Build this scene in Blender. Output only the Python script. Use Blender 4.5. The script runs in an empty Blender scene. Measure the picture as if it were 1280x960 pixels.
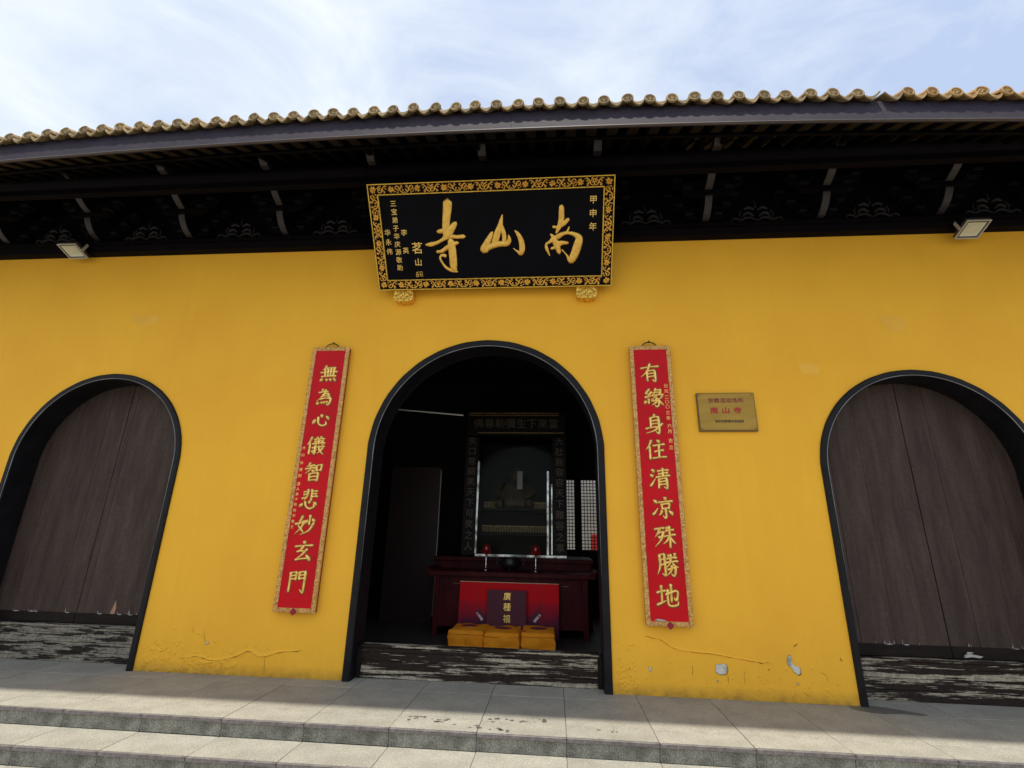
import bpy, bmesh, math, random
from mathutils import Vector, Matrix
R = math.radians
rnd = random.Random(7)
scene = bpy.context.scene
C = scene.collection

# ------------------------------------------------------------------ camera
cam_d = bpy.data.cameras.new('camera'); cam = bpy.data.objects.new('camera', cam_d); C.objects.link(cam)
scene.camera = cam
pitch, yaw, roll = R(17.36), R(-5.08), R(1.28)
fwd = Vector((math.sin(yaw)*math.cos(pitch), math.cos(yaw)*math.cos(pitch), math.sin(pitch)))
rt0 = Vector((math.cos(yaw), -math.sin(yaw), 0)); up0 = rt0.cross(fwd)
rt = rt0*math.cos(roll) + up0*math.sin(roll); up = -rt0*math.sin(roll) + up0*math.cos(roll)
cam.matrix_world = Matrix(((rt.x, up.x, -fwd.x, .01), (rt.y, up.y, -fwd.y, -4.79), (rt.z, up.z, -fwd.z, 1.258), (0, 0, 0, 1)))
cam_d.sensor_fit = 'HORIZONTAL'; cam_d.sensor_width = 36; cam_d.lens = 609.6/1280*36
cam_d.clip_start = .05; cam_d.clip_end = 2000

# ------------------------------------------------------------------ sun and sky
SUN_EL, SUN_AZ = R(80.7), R(180)          # high noon sun, from behind the camera (south)
w = bpy.data.worlds.new('World'); scene.world = w; w.use_nodes = True
nt = w.node_tree; nt.nodes.clear()
def N(t, **k):
    n = nt.nodes.new(t)
    for a, b in k.items(): setattr(n, a, b)
    return n
sky = N('ShaderNodeTexSky', sky_type='NISHITA', sun_disc=False, sun_elevation=SUN_EL, sun_rotation=SUN_AZ, air_density=1.0, dust_density=2.0, ozone_density=2.0)
tc = N('ShaderNodeTexCoord'); mp = N('ShaderNodeMapping'); mp.inputs['Scale'].default_value = (1.2, 1.7, 2.6); mp.inputs['Rotation'].default_value = (0, R(-28), R(20))
n1 = N('ShaderNodeTexNoise'); n1.inputs['Scale'].default_value = 2.8; n1.inputs['Detail'].default_value = 9; n1.inputs['Roughness'].default_value = .58; n1.inputs['Distortion'].default_value = .5
n2 = N('ShaderNodeTexNoise'); n2.inputs['Scale'].default_value = .7; n2.inputs['Detail'].default_value = 3
ma = N('ShaderNodeMath', operation='ADD'); mr = N('ShaderNodeMapRange'); mr.inputs['From Min'].default_value = .78; mr.inputs['From Max'].default_value = 1.22
mr.inputs['To Min'].default_value = .30; mr.inputs['To Max'].default_value = .90
sep = N('ShaderNodeSeparateXYZ'); lf = N('ShaderNodeMath', operation='MULTIPLY'); lf.inputs[1].default_value = -.26
ad2 = N('ShaderNodeMath', operation='ADD')
mx = N('ShaderNodeMix', data_type='RGBA'); mx.inputs['B'].default_value = (4.35, 4.6, 4.75, 1)
bg = N('ShaderNodeBackground'); bg.inputs['Strength'].default_value = .130; wo = N('ShaderNodeOutputWorld')
L = nt.links.new
L(tc.outputs['Generated'], mp.inputs['Vector']); L(mp.outputs[0], n1.inputs['Vector']); L(tc.outputs['Generated'], n2.inputs['Vector'])
L(n1.outputs['Fac'], ma.inputs[0]); L(n2.outputs['Fac'], ma.inputs[1])
L(tc.outputs['Generated'], sep.inputs[0]); L(sep.outputs['X'], lf.inputs[0]); L(ma.outputs[0], ad2.inputs[0]); L(lf.outputs[0], ad2.inputs[1])
L(ad2.outputs[0], mr.inputs['Value']); L(mr.outputs[0], mx.inputs['Factor']); L(sky.outputs[0], mx.inputs['A']); L(mx.outputs['Result'], bg.inputs['Color']); L(bg.outputs[0], wo.inputs[0])
sd = bpy.data.lights.new('sun', 'SUN'); sd.energy = 2.65; sd.angle = R(1.4); sd.color = (1, .94, .82)
so = bpy.data.objects.new('sun', sd); C.objects.link(so); so.rotation_euler = (R(9.3), 0, 0)   # light travels down and a little north
scene.view_settings.view_transform = 'Standard'; scene.view_settings.look = 'None'; scene.view_settings.exposure = .84; scene.view_settings.gamma = 1

# ------------------------------------------------------------------ materials
M = {}
def mat(name, col, rough=.6, metal=0.0, var=0.0, scale=3.0, bump=0.0, bscale=30.0, stretch=(1,1,1), col2=None, lo=.4, hi=.6, coat=0.0, spec=.5, detail=6, speck=0.0, speck_scale=300, objrand=0.0, nrough=.6):
    m = bpy.data.materials.new(name); m.use_nodes = True; t = m.node_tree; b = t.nodes['Principled BSDF']
    def n(ty, **k):
        x = t.nodes.new(ty)
        for a, c in k.items(): setattr(x, a, c)
        return x
    b.inputs['Roughness'].default_value = rough; b.inputs['Metallic'].default_value = metal
    b.inputs['Coat Weight'].default_value = coat; b.inputs['Coat Roughness'].default_value = .12; b.inputs['Specular IOR Level'].default_value = spec
    tc = n('ShaderNodeTexCoord'); mp = n('ShaderNodeMapping'); mp.inputs['Scale'].default_value = stretch
    t.links.new(tc.outputs['Object'], mp.inputs['Vector'])
    no = n('ShaderNodeTexNoise'); no.inputs['Scale'].default_value = scale; no.inputs['Detail'].default_value = detail; no.inputs['Roughness'].default_value = nrough
    t.links.new(mp.outputs[0], no.inputs['Vector'])
    rm = n('ShaderNodeMapRange'); rm.inputs['From Min'].default_value = lo; rm.inputs['From Max'].default_value = hi
    t.links.new(no.outputs['Fac'], rm.inputs['Value'])
    mx = n('ShaderNodeMix', data_type='RGBA'); mx.inputs['A'].default_value = (*col, 1)
    c2 = col2 if col2 else tuple(min(1, c*(1-var)) for c in col)
    mx.inputs['B'].default_value = (*c2, 1); t.links.new(rm.outputs[0], mx.inputs['Factor'])
    out = mx.outputs['Result']
    if speck:
        sn = n('ShaderNodeTexNoise'); sn.inputs['Scale'].default_value = speck_scale; sn.inputs['Detail'].default_value = 2
        t.links.new(tc.outputs['Object'], sn.inputs['Vector'])
        sr = n('ShaderNodeMapRange'); sr.inputs['From Min'].default_value = .3; sr.inputs['From Max'].default_value = .7; sr.inputs['To Min'].default_value = 1-speck; sr.inputs['To Max'].default_value = 1+speck
        t.links.new(sn.outputs['Fac'], sr.inputs['Value'])
        vm = n('ShaderNodeVectorMath', operation='SCALE'); t.links.new(out, vm.inputs[0]); t.links.new(sr.outputs[0], vm.inputs['Scale']); out = vm.outputs[0]
    if objrand:
        oi = n('ShaderNodeObjectInfo'); orr = n('ShaderNodeMapRange'); orr.inputs['To Min'].default_value = 1-objrand; orr.inputs['To Max'].default_value = 1+objrand
        t.links.new(oi.outputs['Random'], orr.inputs['Value'])
        vm = n('ShaderNodeVectorMath', operation='SCALE'); t.links.new(out, vm.inputs[0]); t.links.new(orr.outputs[0], vm.inputs['Scale']); out = vm.outputs[0]
    t.links.new(out, b.inputs['Base Color'])
    if bump:
        bn = n('ShaderNodeTexNoise'); bn.inputs['Scale'].default_value = bscale; bn.inputs['Detail'].default_value = 5
        t.links.new(mp.outputs[0], bn.inputs['Vector'])
        bp = n('ShaderNodeBump'); bp.inputs['Strength'].default_value = bump; bp.inputs['Distance'].default_value = .01
        t.links.new(bn.outputs['Fac'], bp.inputs['Height']); t.links.new(bp.outputs[0], b.inputs['Normal'])
    M[name] = m
    return m, t, b, n

# yellow limewash: broad tone drift, faint trowel relief, blistered and patched low down
YEL = (.93, .490, .038)
m, t, b, n = mat('yellow_plaster', YEL, rough=.75, col2=(.87, .44, .034), scale=.9, lo=.35, hi=.68, spec=.25)
base = [l.from_socket for l in t.links if l.to_socket == b.inputs['Base Color']][0]
tc_ = n('ShaderNodeTexCoord')
sp = n('ShaderNodeSeparateXYZ'); t.links.new(tc_.outputs['Object'], sp.inputs[0])
low = n('ShaderNodeMapRange'); low.inputs['From Min'].default_value = .62; low.inputs['From Max'].default_value = .12; t.links.new(sp.outputs['Z'], low.inputs['Value'])
nb = n('ShaderNodeTexNoise'); nb.inputs['Scale'].default_value = 15; nb.inputs['Detail'].default_value = 9; nb.inputs['Roughness'].default_value = .62; nb.inputs['Distortion'].default_value = .15
t.links.new(tc_.outputs['Object'], nb.inputs['Vector'])
st = n('ShaderNodeMapRange'); st.inputs['From Min'].default_value = .57; st.inputs['From Max'].default_value = .66; t.links.new(nb.outputs['Fac'], st.inputs['Value'])
pk = n('ShaderNodeMath', operation='MULTIPLY'); t.links.new(st.outputs[0], pk.inputs[0]); t.links.new(low.outputs[0], pk.inputs[1])
dirt = n('ShaderNodeMapRange'); dirt.inputs['From Min'].default_value = .10; dirt.inputs['From Max'].default_value = .0
t.links.new(sp.outputs['Z'], dirt.inputs['Value'])
dn = n('ShaderNodeTexNoise'); dn.inputs['Scale'].default_value = 12; dn.inputs['Detail'].default_value = 7; t.links.new(tc_.outputs['Object'], dn.inputs['Vector'])
dm = n('ShaderNodeMath', operation='MULTIPLY'); t.links.new(dirt.outputs[0], dm.inputs[0]); t.links.new(dn.outputs['Fac'], dm.inputs[1])
mxp = n('ShaderNodeMix', data_type='RGBA'); mxp.inputs['B'].default_value = (.74, .36, .03, 1)
pf = n('ShaderNodeMath', operation='MULTIPLY'); pf.inputs[1].default_value = .10; t.links.new(pk.outputs[0], pf.inputs[0])
t.links.new(pf.outputs[0], mxp.inputs['Factor']); t.links.new(base, mxp.inputs['A'])
mxd = n('ShaderNodeMix', data_type='RGBA'); mxd.inputs['B'].default_value = (.12, .09, .03, 1)
t.links.new(dm.outputs[0], mxd.inputs['Factor']); t.links.new(mxp.outputs['Result'], mxd.inputs['A'])
# faint vertical rain streaks and repainted squares
vs = n('ShaderNodeMapping'); vs.inputs['Scale'].default_value = (5, 1, .35); t.links.new(tc_.outputs['Object'], vs.inputs['Vector'])
vn = n('ShaderNodeTexNoise'); vn.inputs['Scale'].default_value = 2.2; vn.inputs['Detail'].default_value = 5; t.links.new(vs.outputs[0], vn.inputs['Vector'])
vr = n('ShaderNodeMapRange'); vr.inputs['From Min'].default_value = .3; vr.inputs['From Max'].default_value = .7; vr.inputs['To Min'].default_value = .985; vr.inputs['To Max'].default_value = 1.015
t.links.new(vn.outputs['Fac'], vr.inputs['Value'])
vm = n('ShaderNodeVectorMath', operation='SCALE'); t.links.new(mxd.outputs['Result'], vm.inputs[0]); t.links.new(vr.outputs[0], vm.inputs['Scale'])
t.links.new(vm.outputs[0], b.inputs['Base Color'])
bp1 = n('ShaderNodeBump'); bp1.inputs['Strength'].default_value = .22; bp1.inputs['Distance'].default_value = .012; t.links.new(pk.outputs[0], bp1.inputs['Height'])
fn = n('ShaderNodeTexNoise'); fn.inputs['Scale'].default_value = 4; fn.inputs['Detail'].default_value = 8; t.links.new(tc_.outputs['Object'], fn.inputs['Vector'])
bp2 = n('ShaderNodeBump'); bp2.inputs['Strength'].default_value = .35; bp2.inputs['Distance'].default_value = .02; t.links.new(fn.outputs['Fac'], bp2.inputs['Height']); t.links.new(bp1.outputs[0], bp2.inputs['Normal'])
t.links.new(bp2.outputs[0], b.inputs['Normal'])

mat('repaint', (.90, .49, .055), .8, col2=(.86, .45, .045), scale=4)
mat('crack_dark', (.012, .009, .007), .9)
mat('flake_wood', (.36, .32, .24), .85, var=.3, scale=30)
mat('crack', (.16, .085, .012), .9)
mat('bare_plaster', (.62, .60, .52), .9, var=.5, scale=14, lo=.5, hi=.62)
mat('black_paint', (.0100, .0092, .0115), .5, var=.4, scale=5, bump=.25, bscale=40, spec=.2)
mat('door_wood', (.072, .048, .039), .65, spec=.2, col2=(.044, .028, .023), scale=2.2, stretch=(6, 1, .8), lo=.35, hi=.65, bump=.5, bscale=9, objrand=.09, speck=.12, speck_scale=35)
mat('rail_wood', (.018, .011, .009), .65, spec=.15, var=.4, scale=4, stretch=(1, 1, 6), bump=.3)
mat('flake_pale', (.42, .40, .37), .9); mat('flake_rust', (.38, .20, .13), .9)
# peeling threshold: dark paint left in long horizontal islands over grey timber
m, t, b, n = mat('peeling_wood', (.024, .015, .011), .75, spec=.2, col2=(.34, .295, .22), scale=2.2, stretch=(.55, 3, 10), lo=.525, hi=.535, detail=14, nrough=.74, bump=.5, bscale=7, speck=.35, speck_scale=45)
m, t, b, n = mat('peeling_wood_worse', (.024, .017, .013), .75, spec=.2, col2=(.225, .20, .155), scale=3.2, stretch=(.7, 3, 7.5), lo=.475, hi=.487, detail=14, nrough=.72, bump=.5, bscale=7, speck=.35, speck_scale=45)
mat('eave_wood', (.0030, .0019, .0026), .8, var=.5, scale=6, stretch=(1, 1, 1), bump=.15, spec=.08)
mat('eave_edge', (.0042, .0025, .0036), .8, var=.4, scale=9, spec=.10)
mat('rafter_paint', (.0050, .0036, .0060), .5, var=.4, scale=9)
mat('fascia_paint', (.025, .020, .032), .7, spec=.15, col2=(.037, .031, .045), scale=3, stretch=(1, 1, 2.5), lo=.4, hi=.7, bump=.1, speck=.12, speck_scale=40)
mat('fascia_strip', (.09, .08, .09), .5, var=.4, scale=3, lo=.3, hi=.7)
mat('roof_tile', (.34, .24, .11), .8, nrough=.75, col2=(.13, .085, .04), scale=14, lo=.40, hi=.72, bump=.5, bscale=40, objrand=.22, spec=.5)
mat('roof_tile_fresh', (.42, .25, .085), .7, col2=(.20, .12, .045), scale=14, lo=.42, hi=.75, bump=.5, bscale=40, objrand=.15)
mat('gold', (.92, .58, .13), .32, metal=.8, col2=(.70, .40, .07), scale=25, lo=.42, hi=.72, bump=.2, bscale=60)
mat('gold_bright', (.80, .54, .09), .34, metal=.75, col2=(.52, .31, .04), scale=30, lo=.45, hi=.7)
mat('shading_brown', (.20, .030, .008), .5, var=.3)
mat('support_gold', (.95, .64, .12), .32, metal=.65, col2=(.50, .27, .03), scale=38, lo=.42, hi=.6, bump=.6, bscale=45)
mat('gold_pale', (.97, .64, .17), .26, metal=.75, col2=(.55, .38, .12), scale=40, lo=.45, hi=.7)
mat('couplet_gold', (.74, .46, .17), .4, metal=.3, col2=(.34, .14, .03), scale=50, lo=.42, hi=.68, bump=.3, bscale=90)
mat('black_lacquer', (.0022, .0022, .0055), .30, var=.3, spec=.07)
mat('dark_wood_edge', (.03, .014, .010), .5)
mat('red_lacquer', (.62, .0035, .010), .38, var=.18, scale=1.2, bump=.02, spec=.16)
mat('red_edge', (.22, .012, .014), .5)
mat('brass', (.44, .27, .055), .5, metal=.35, spec=.2, col2=(.36, .215, .04), scale=3, stretch=(1, 1, 6), lo=.4, hi=.65, bump=.05, bscale=120)
mat('brass_edge', (.16, .10, .045), .5, metal=.4)
mat('ink_red', (.20, .012, .010), .6); mat('ink_bright_red', (.40, .005, .010), .6); mat('ink_black', (.03, .025, .015), .6)
mat('paver', (.335, .320, .268), .82, col2=(.225, .214, .178), scale=3.2, lo=.36, hi=.74, bump=.35, bscale=160, speck=.28, speck_scale=120, nrough=.7, objrand=.05, detail=9)
mat('riser_stone', (.26, .25, .205), .8, col2=(.14, .135, .11), scale=9, lo=.4, hi=.62, bump=.6, bscale=60, speck=.5, speck_scale=110, objrand=.08)
mat('nosing_stone', (.17, .15, .145), .55, var=.35, scale=30, speck=.35, speck_scale=260, bump=.2, bscale=90, objrand=.05)
mat('joint_mortar', (.12, .11, .095), .9, var=.3)
mat('damp_stone', (.14, .133, .115), .55, var=.2, scale=8)
mat('courtyard_stone', (.27, .255, .215), .85, var=.25, scale=1.5, speck=.15, speck_scale=60)
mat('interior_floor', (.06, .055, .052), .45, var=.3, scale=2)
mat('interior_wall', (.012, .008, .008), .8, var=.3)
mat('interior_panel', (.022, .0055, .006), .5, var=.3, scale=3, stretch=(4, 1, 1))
mat('altar_red', (.075, .0055, .008), .5, col2=(.045, .003, .005), scale=3, stretch=(4, 1, 1), spec=.15)
mat('shrine_wood', (.009, .0035, .0035), .5, var=.3, spec=.2)
mat('steel_trim', (.62, .62, .60), .25, metal=1.0, var=.8, scale=9, stretch=(1, 1, .8), lo=.42, hi=.6)
mat('shrine_letter', (.10, .075, .05), .5, metal=.2)
mat('dim_gold', (.40, .27, .11), .4, metal=.4, var=.5, scale=20)
mat('statue_dark', (.16, .11, .06), .5, metal=.3, var=.5, scale=9)
mat('reflection_pale', (.52, .52, .50), .8, var=.15)
mat('poster_purple', (.12, .025, .045), .5, spec=.2, var=.15, scale=2)
mat('poster_edge', (.55, .40, .22), .5)
mat('cushion_cloth', (1.0, .37, .018), .8, col2=(.92, .30, .012), scale=3.5, lo=.4, hi=.65, bump=.5, bscale=9, spec=.2)
mat('cushion_seam', (.30, .09, .004), .9)
mat('emblem_red', (.30, .006, .02), .7); mat('emblem_purple', (.085, .020, .045), .7)
mat('burner_bronze', (.035, .032, .034), .38, metal=.6)
mat('lamp_red', (.26, .008, .010), .12, coat=.6)
mat('chrome', (.8, .8, .8), .15, metal=1)
mat('lamp_case', (.055, .055, .052), .45, metal=.3, var=.2)
mat('lamp_rim', (.50, .50, .46), .45, metal=.3, var=.2)
mat('lamp_reflector', (.62, .66, .56), .38, metal=.15, var=.15)
mat('lamp_led', (.60, .60, .46), .5, var=.2)
mat('iron', (.025, .022, .020), .5, metal=.5)
mat('white_wall', (.62, .62, .60), .85, var=.15); mat('banner_red', (.62, .03, .03), .7)
mat('poster_white', (.62, .60, .62), .7)
mat('grass_tuft', (.07, .12, .03), .8)
# poster: printed red fading to plum at its foot
m, t, b, n = mat('poster_red', (.60, .012, .018), .6, spec=.1)
tc_ = n('ShaderNodeTexCoord'); sp = n('ShaderNodeSeparateXYZ'); t.links.new(tc_.outputs['Object'], sp.inputs[0])
pn = n('ShaderNodeTexNoise'); pn.inputs['Scale'].default_value = 4; pn.inputs['Detail'].default_value = 5; t.links.new(tc_.outputs['Object'], pn.inputs['Vector'])
pa = n('ShaderNodeMath', operation='MULTIPLY_ADD'); pa.inputs[1].default_value = .35; t.links.new(pn.outputs['Fac'], pa.inputs[0]); t.links.new(sp.outputs['Z'], pa.inputs[2])
cr = n('ShaderNodeValToRGB'); t.links.new(pa.outputs[0], cr.inputs[0])
cr.color_ramp.elements[0].position = .36; cr.color_ramp.elements[0].color = (.10, .022, .05, 1)
cr.color_ramp.elements[1].position = .62; cr.color_ramp.elements[1].color = (.72, .010, .016, 1)
t.links.new(cr.outputs[0], b.inputs['Base Color'])
# glass of the shrine case
m = bpy.data.materials.new('case_glass'); m.use_nodes = True; t = m.node_tree; t.nodes.clear(); M['case_glass'] = m
o_ = t.nodes.new('ShaderNodeOutputMaterial'); tr = t.nodes.new('ShaderNodeBsdfTransparent'); gl = t.nodes.new('ShaderNodeBsdfGlossy'); gl.inputs['Roughness'].default_value = .02
tr.inputs['Color'].default_value = (.9, .92, .9, 1)
fr = t.nodes.new('ShaderNodeFresnel'); fr.inputs['IOR'].default_value = 1.11; mm = t.nodes.new('ShaderNodeMixShader')
t.links.new(fr.outputs[0], mm.inputs[0]); t.links.new(tr.outputs[0], mm.inputs[1]); t.links.new(gl.outputs[0], mm.inputs[2]); t.links.new(mm.outputs[0], o_.inputs[0])

# ------------------------------------------------------------------ mesh helpers
class MB:
    def __init__(s): s.v = []; s.f = []
    def add(s, vs, fs, mtx=None):
        o = len(s.v)
        s.v += [tuple(mtx @ Vector(v)) for v in vs] if mtx else [tuple(v) for v in vs]
        s.f += [tuple(i+o for i in f) for f in fs]; return s
    def box(s, x0, x1, y0, y1, z0, z1, c=0, mtx=None):
        """box with optional chamfer c on its front/top edges (a frustum cap towards +z and -y)"""
        if not c:
            return s.add([(x0,y0,z0),(x1,y0,z0),(x1,y1,z0),(x0,y1,z0),(x0,y0,z1),(x1,y0,z1),(x1,y1,z1),(x0,y1,z1)],
                         [(0,3,2,1),(4,5,6,7),(0,1,5,4),(1,2,6,5),(2,3,7,6),(3,0,4,7)], mtx)
        bm = bmesh.new(); bmesh.ops.create_cube(bm, size=1)
        for v in bm.verts: v.co = Vector(((x0+x1)/2+v.co.x*(x1-x0), (y0+y1)/2+v.co.y*(y1-y0), (z0+z1)/2+v.co.z*(z1-z0)))
        bmesh.ops.bevel(bm, geom=bm.edges[:], offset=c, segments=1, affect='EDGES', profile=.7)
        bm.verts.index_update(); vs = [v.co.copy() for v in bm.verts]; fs = [[v.index for v in f.verts] for f in bm.faces]; bm.free()
        return s.add(vs, fs, mtx)
    def prism(s, pts, y0, y1, axis='y', mtx=None):
        """extrude a 2D polygon. axis y: pts are (x,z); axis x: pts are (y,z); axis z: pts (x,y)"""
        n = len(pts)
        if axis == 'y': a = [(p[0], y0, p[1]) for p in pts]; b2 = [(p[0], y1, p[1]) for p in pts]
        elif axis == 'x': a = [(y0, p[0], p[1]) for p in pts]; b2 = [(y1, p[0], p[1]) for p in pts]
        else: a = [(p[0], p[1], y0) for p in pts]; b2 = [(p[0], p[1], y1) for p in pts]
        return s.add(a+b2, [tuple(range(n))[::-1], tuple(range(n, 2*n))]+[(i, (i+1) % n, n+(i+1) % n, n+i) for i in range(n)], mtx)
    def tube(s, pts, r, k=6, mtx=None, cap=True):
        pts = [Vector(p) for p in pts]; vs = []; fs = []
        rs = r if isinstance(r, (list, tuple)) else [r]*len(pts)
        for i, p in enumerate(pts):
            d = (pts[min(i+1, len(pts)-1)]-pts[max(i-1, 0)]).normalized()
            a = d.orthogonal().normalized() if i == 0 else (a - d*a.dot(d)).normalized()
            b2 = d.cross(a)
            for j in range(k):
                an = 2*math.pi*j/k; vs.append(p+(a*math.cos(an)+b2*math.sin(an))*rs[i])
        for i in range(len(pts)-1):
            for j in range(k): fs.append((i*k+j, i*k+(j+1) % k, (i+1)*k+(j+1) % k, (i+1)*k+j))
        if cap: fs.append(tuple(range(k))[::-1]); fs.append(tuple(range((len(pts)-1)*k, len(pts)*k)))
        return s.add(vs, fs, mtx)
    def lathe(s, prof, k=16, mtx=None):
        vs = []; fs = []; n = len(prof)
        for j in range(k):
            an = 2*math.pi*j/k
            for r, z in prof: vs.append((r*math.cos(an), r*math.sin(an), z))
        for j in range(k):
            for i in range(n-1): fs.append((j*n+i, ((j+1) % k)*n+i, ((j+1) % k)*n+i+1, j*n+i+1))
        return s.add(vs, fs, mtx)
    def ridge(s, pts, hfac=.38, y=0.0, mtx=None, sharp=False):
        """brush stroke in the local XZ plane, pts (x,z,width); relief towards -y"""
        P = smooth(pts); n = len(P); vs = []; fs = []
        prof = [(-1, 0), (-.72, .62), (-.3, .93), (.3, .93), (.72, .62), (1, 0)] if not sharp else [(-1, 0), (-.45, .7), (0, 1), (.45, .7), (1, 0)]
        k = len(prof)
        for i, (x, z, wd) in enumerate(P):
            a = P[max(i-1, 0)]; b2 = P[min(i+1, n-1)]; dx, dz = b2[0]-a[0], b2[1]-a[1]; l = math.hypot(dx, dz) or 1
            nx, nz = -dz/l, dx/l
            for u, h in prof: vs.append((x+nx*u*wd/2, y-h*wd*hfac-.0005, z+nz*u*wd/2))
        for i in range(n-1):
            for j in range(k-1): fs.append((i*k+j, i*k+j+1, (i+1)*k+j+1, (i+1)*k+j))
        # rounded ends
        for i, sg in ((0, -1), (n-1, 1)):
            x, z, wd = P[i]; q = P[1] if i == 0 else P[n-2]; dx, dz = x-q[0], z-q[1]; l = math.hypot(dx, dz) or 1
            o = len(vs); vs.append((x+dx/l*wd*.38, y-.0005, z+dz/l*wd*.38))
            for j in range(k-1): fs.append((i*k+j, i*k+j+1, o) if sg > 0 else (i*k+j+1, i*k+j, o))
        return s.add(vs, fs, mtx)
    def build(s, name, material, parent=None, smooth_=False, loc=None, recalc=True, kind=None, label=None):
        me = bpy.data.meshes.new(name); me.from_pydata(s.v, [], s.f)
        if recalc:
            bm = bmesh.new(); bm.from_mesh(me); bmesh.ops.recalc_face_normals(bm, faces=bm.faces); bm.to_mesh(me); bm.free()
        me.materials.append(M[material] if isinstance(material, str) else material)
        if smooth_:
            me.polygons.foreach_set('use_smooth', [True]*len(me.polygons))
        return place(name, me, parent, loc, kind, label)
def place(name, me, parent=None, loc=None, kind=None, label=None, rot=None, scale=None):
    o = bpy.data.objects.new(name, me); C.objects.link(o)
    if parent: o.parent = parent
    if loc: o.location = loc
    if rot: o.rotation_euler = rot
    if scale: o.scale = scale
    if kind: o['kind'] = kind
    if label: o['label'] = label
    return o
def smooth(pts, k=5):
    if len(pts) < 3: 
        a, b2 = pts[0], pts[-1]
        return [tuple(a[j]+(b2[j]-a[j])*i/4 for j in range(3)) for i in range(5)]
    P = [pts[0]]+list(pts)+[pts[-1]]; out = []
    for i in range(1, len(P)-2):
        for q in range(k):
            u = q/k; r_ = []
            for j in range(3):
                p0, p1, p2, p3 = P[i-1][j], P[i][j], P[i+1][j], P[i+2][j]
                r_.append(.5*((2*p1)+(-p0+p2)*u+(2*p0-5*p1+4*p2-p3)*u*u+(-p0+3*p1-3*p2+p3)*u**3))
            r_[2] = max(r_[2], .001); out.append(tuple(r_))
    out.append(tuple(pts[-1])); return out
def thing(name, label, cat, loc=(0, 0, 0), group=None, rot=None):
    o = bpy.data.objects.new(name, None); C.objects.link(o); o.location = loc; o.empty_display_size = .1
    if rot: o.rotation_euler = rot
    o['label'] = label; o['category'] = cat
    if group: o['group'] = group
    return o
def struct(o): o['kind'] = 'structure'; return o
def letters(text, size, material, parent, loc, rot=(R(90), 0, 0), depth=.002, bold=0, space=1.0, line=1.0, name='lettering', align='CENTER', sx=1.0):
    c = bpy.data.curves.new('text', 'FONT'); c.body = text; c.size = size; c.extrude = depth; c.offset = 0; c.align_x = align; c.align_y = 'CENTER'
    c.space_character = space; c.space_line = line; c.resolution_u = 2
    o = bpy.data.objects.new('text', c); C.objects.link(o); dg = bpy.context.evaluated_depsgraph_get()
    me = bpy.data.meshes.new_from_object(o.evaluated_get(dg)); bpy.data.objects.remove(o); bpy.data.curves.remove(c)
    me.materials.clear(); me.materials.append(M[material]); me.name = name
    if bold:
        vs = [v.co.copy() for v in me.vertices]; fs = [tuple(p.vertices) for p in me.polygons]; q = MB()
        for k, (dx, dy) in enumerate(((0, 0), (bold, 0), (-bold, 0), (0, bold), (0, -bold))): q.add([(v.x+dx, v.y+dy, v.z-.00008*k) for v in vs], fs)
        me = bpy.data.meshes.new(name); me.from_pydata(q.v, [], q.f); me.materials.append(M[material])
    return place(name, me, parent, loc, rot=rot, scale=(sx, 1, 1))

# ------------------------------------------------------------------ ground, platform, steps
J0, JS = .087, .6
X0, X1 = J0-15*JS, J0+14*JS
T1, T2, GZ = -.112, -.224, -.336        # tread levels
gm = MB(); gm.add([(-400, -400, GZ), (400, -400, GZ), (400, 400, GZ), (-400, 400, GZ)], [(0, 1, 2, 3)])
struct(gm.build('ground', 'courtyard_stone'))
plat = MB(); plat.box(X0+.03, X1-.03, -.985, 7.5, GZ, -.012); plat = struct(plat.build('platform', 'joint_mortar'))
stp = MB(); stp.box(X0+.03, X1-.03, -1.305, -.985, GZ, T1-.012); stp.box(X0+.03, X1-.03, -1.625, -1.305, GZ, T2-.012); stp = struct(stp.build('steps', 'joint_mortar'))
cache = {}
def slab(name, parent, x0, x1, y0, y1, z0, z1, material, gap=.0017, ch=.002, tilt=True):
    key = (name, round(x1-x0, 3), round(y1-y0, 3), round(z1-z0, 3), material)
    if key not in cache:
        q = MB(); a, b2, c2 = (x1-x0)/2-gap, (y1-y0)/2-gap*(material == 'paver'), (z1-z0)/2; q.box(-a, a, -b2, b2, -c2, c2, ch)
        o = q.build(name, material, parent); cache[key] = o.data
    else: o = place(name, cache[key], parent)
    o.location = ((x0+x1)/2, (y0+y1)/2, (z0+z1)/2 + (rnd.uniform(-.0012, .0012) if tilt else 0))
    return o
rows = [(-.78, -.18), (-.18, .42)]
nx = int(round((X1-X0)/JS))
for i in range(nx):
    x = X0+i*JS
    slab('paver', plat, x, x+JS, -.995, -.78, -.03, 0, 'paver')
    for y0, y1 in rows: slab('paver', plat, x, x+JS, y0, y1, -.03, 0, 'paver')
    slab('edge_slab', plat, x, x+JS, -1.015, -.996, -.026, -.001, 'nosing_stone')
    slab('riser_slab', plat, x, x+JS, -1.0, -.98, T1+.001, -.027, 'riser_stone')
    xs = x+.0
    slab('paver', stp, xs, xs+JS, -1.315, -1.001, T1-.03, T1, 'paver')
    slab('edge_slab', stp, xs, xs+JS, -1.335, -1.316, T1-.026, T1-.001, 'nosing_stone')
    slab('riser_slab', stp, xs, xs+JS, -1.32, -1.30, T2+.001, T1-.027, 'riser_stone')
    slab('paver', stp, xs, xs+JS, -1.635, -1.321, T2-.03, T2, 'paver')
    slab('edge_slab', stp, xs, xs+JS, -1.655, -1.636, T2-.026, T2-.001, 'nosing_stone')
    slab('riser_slab', stp, xs, xs+JS, -1.64, -1.62, GZ+.001, T2-.027, 'riser_stone')
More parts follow.
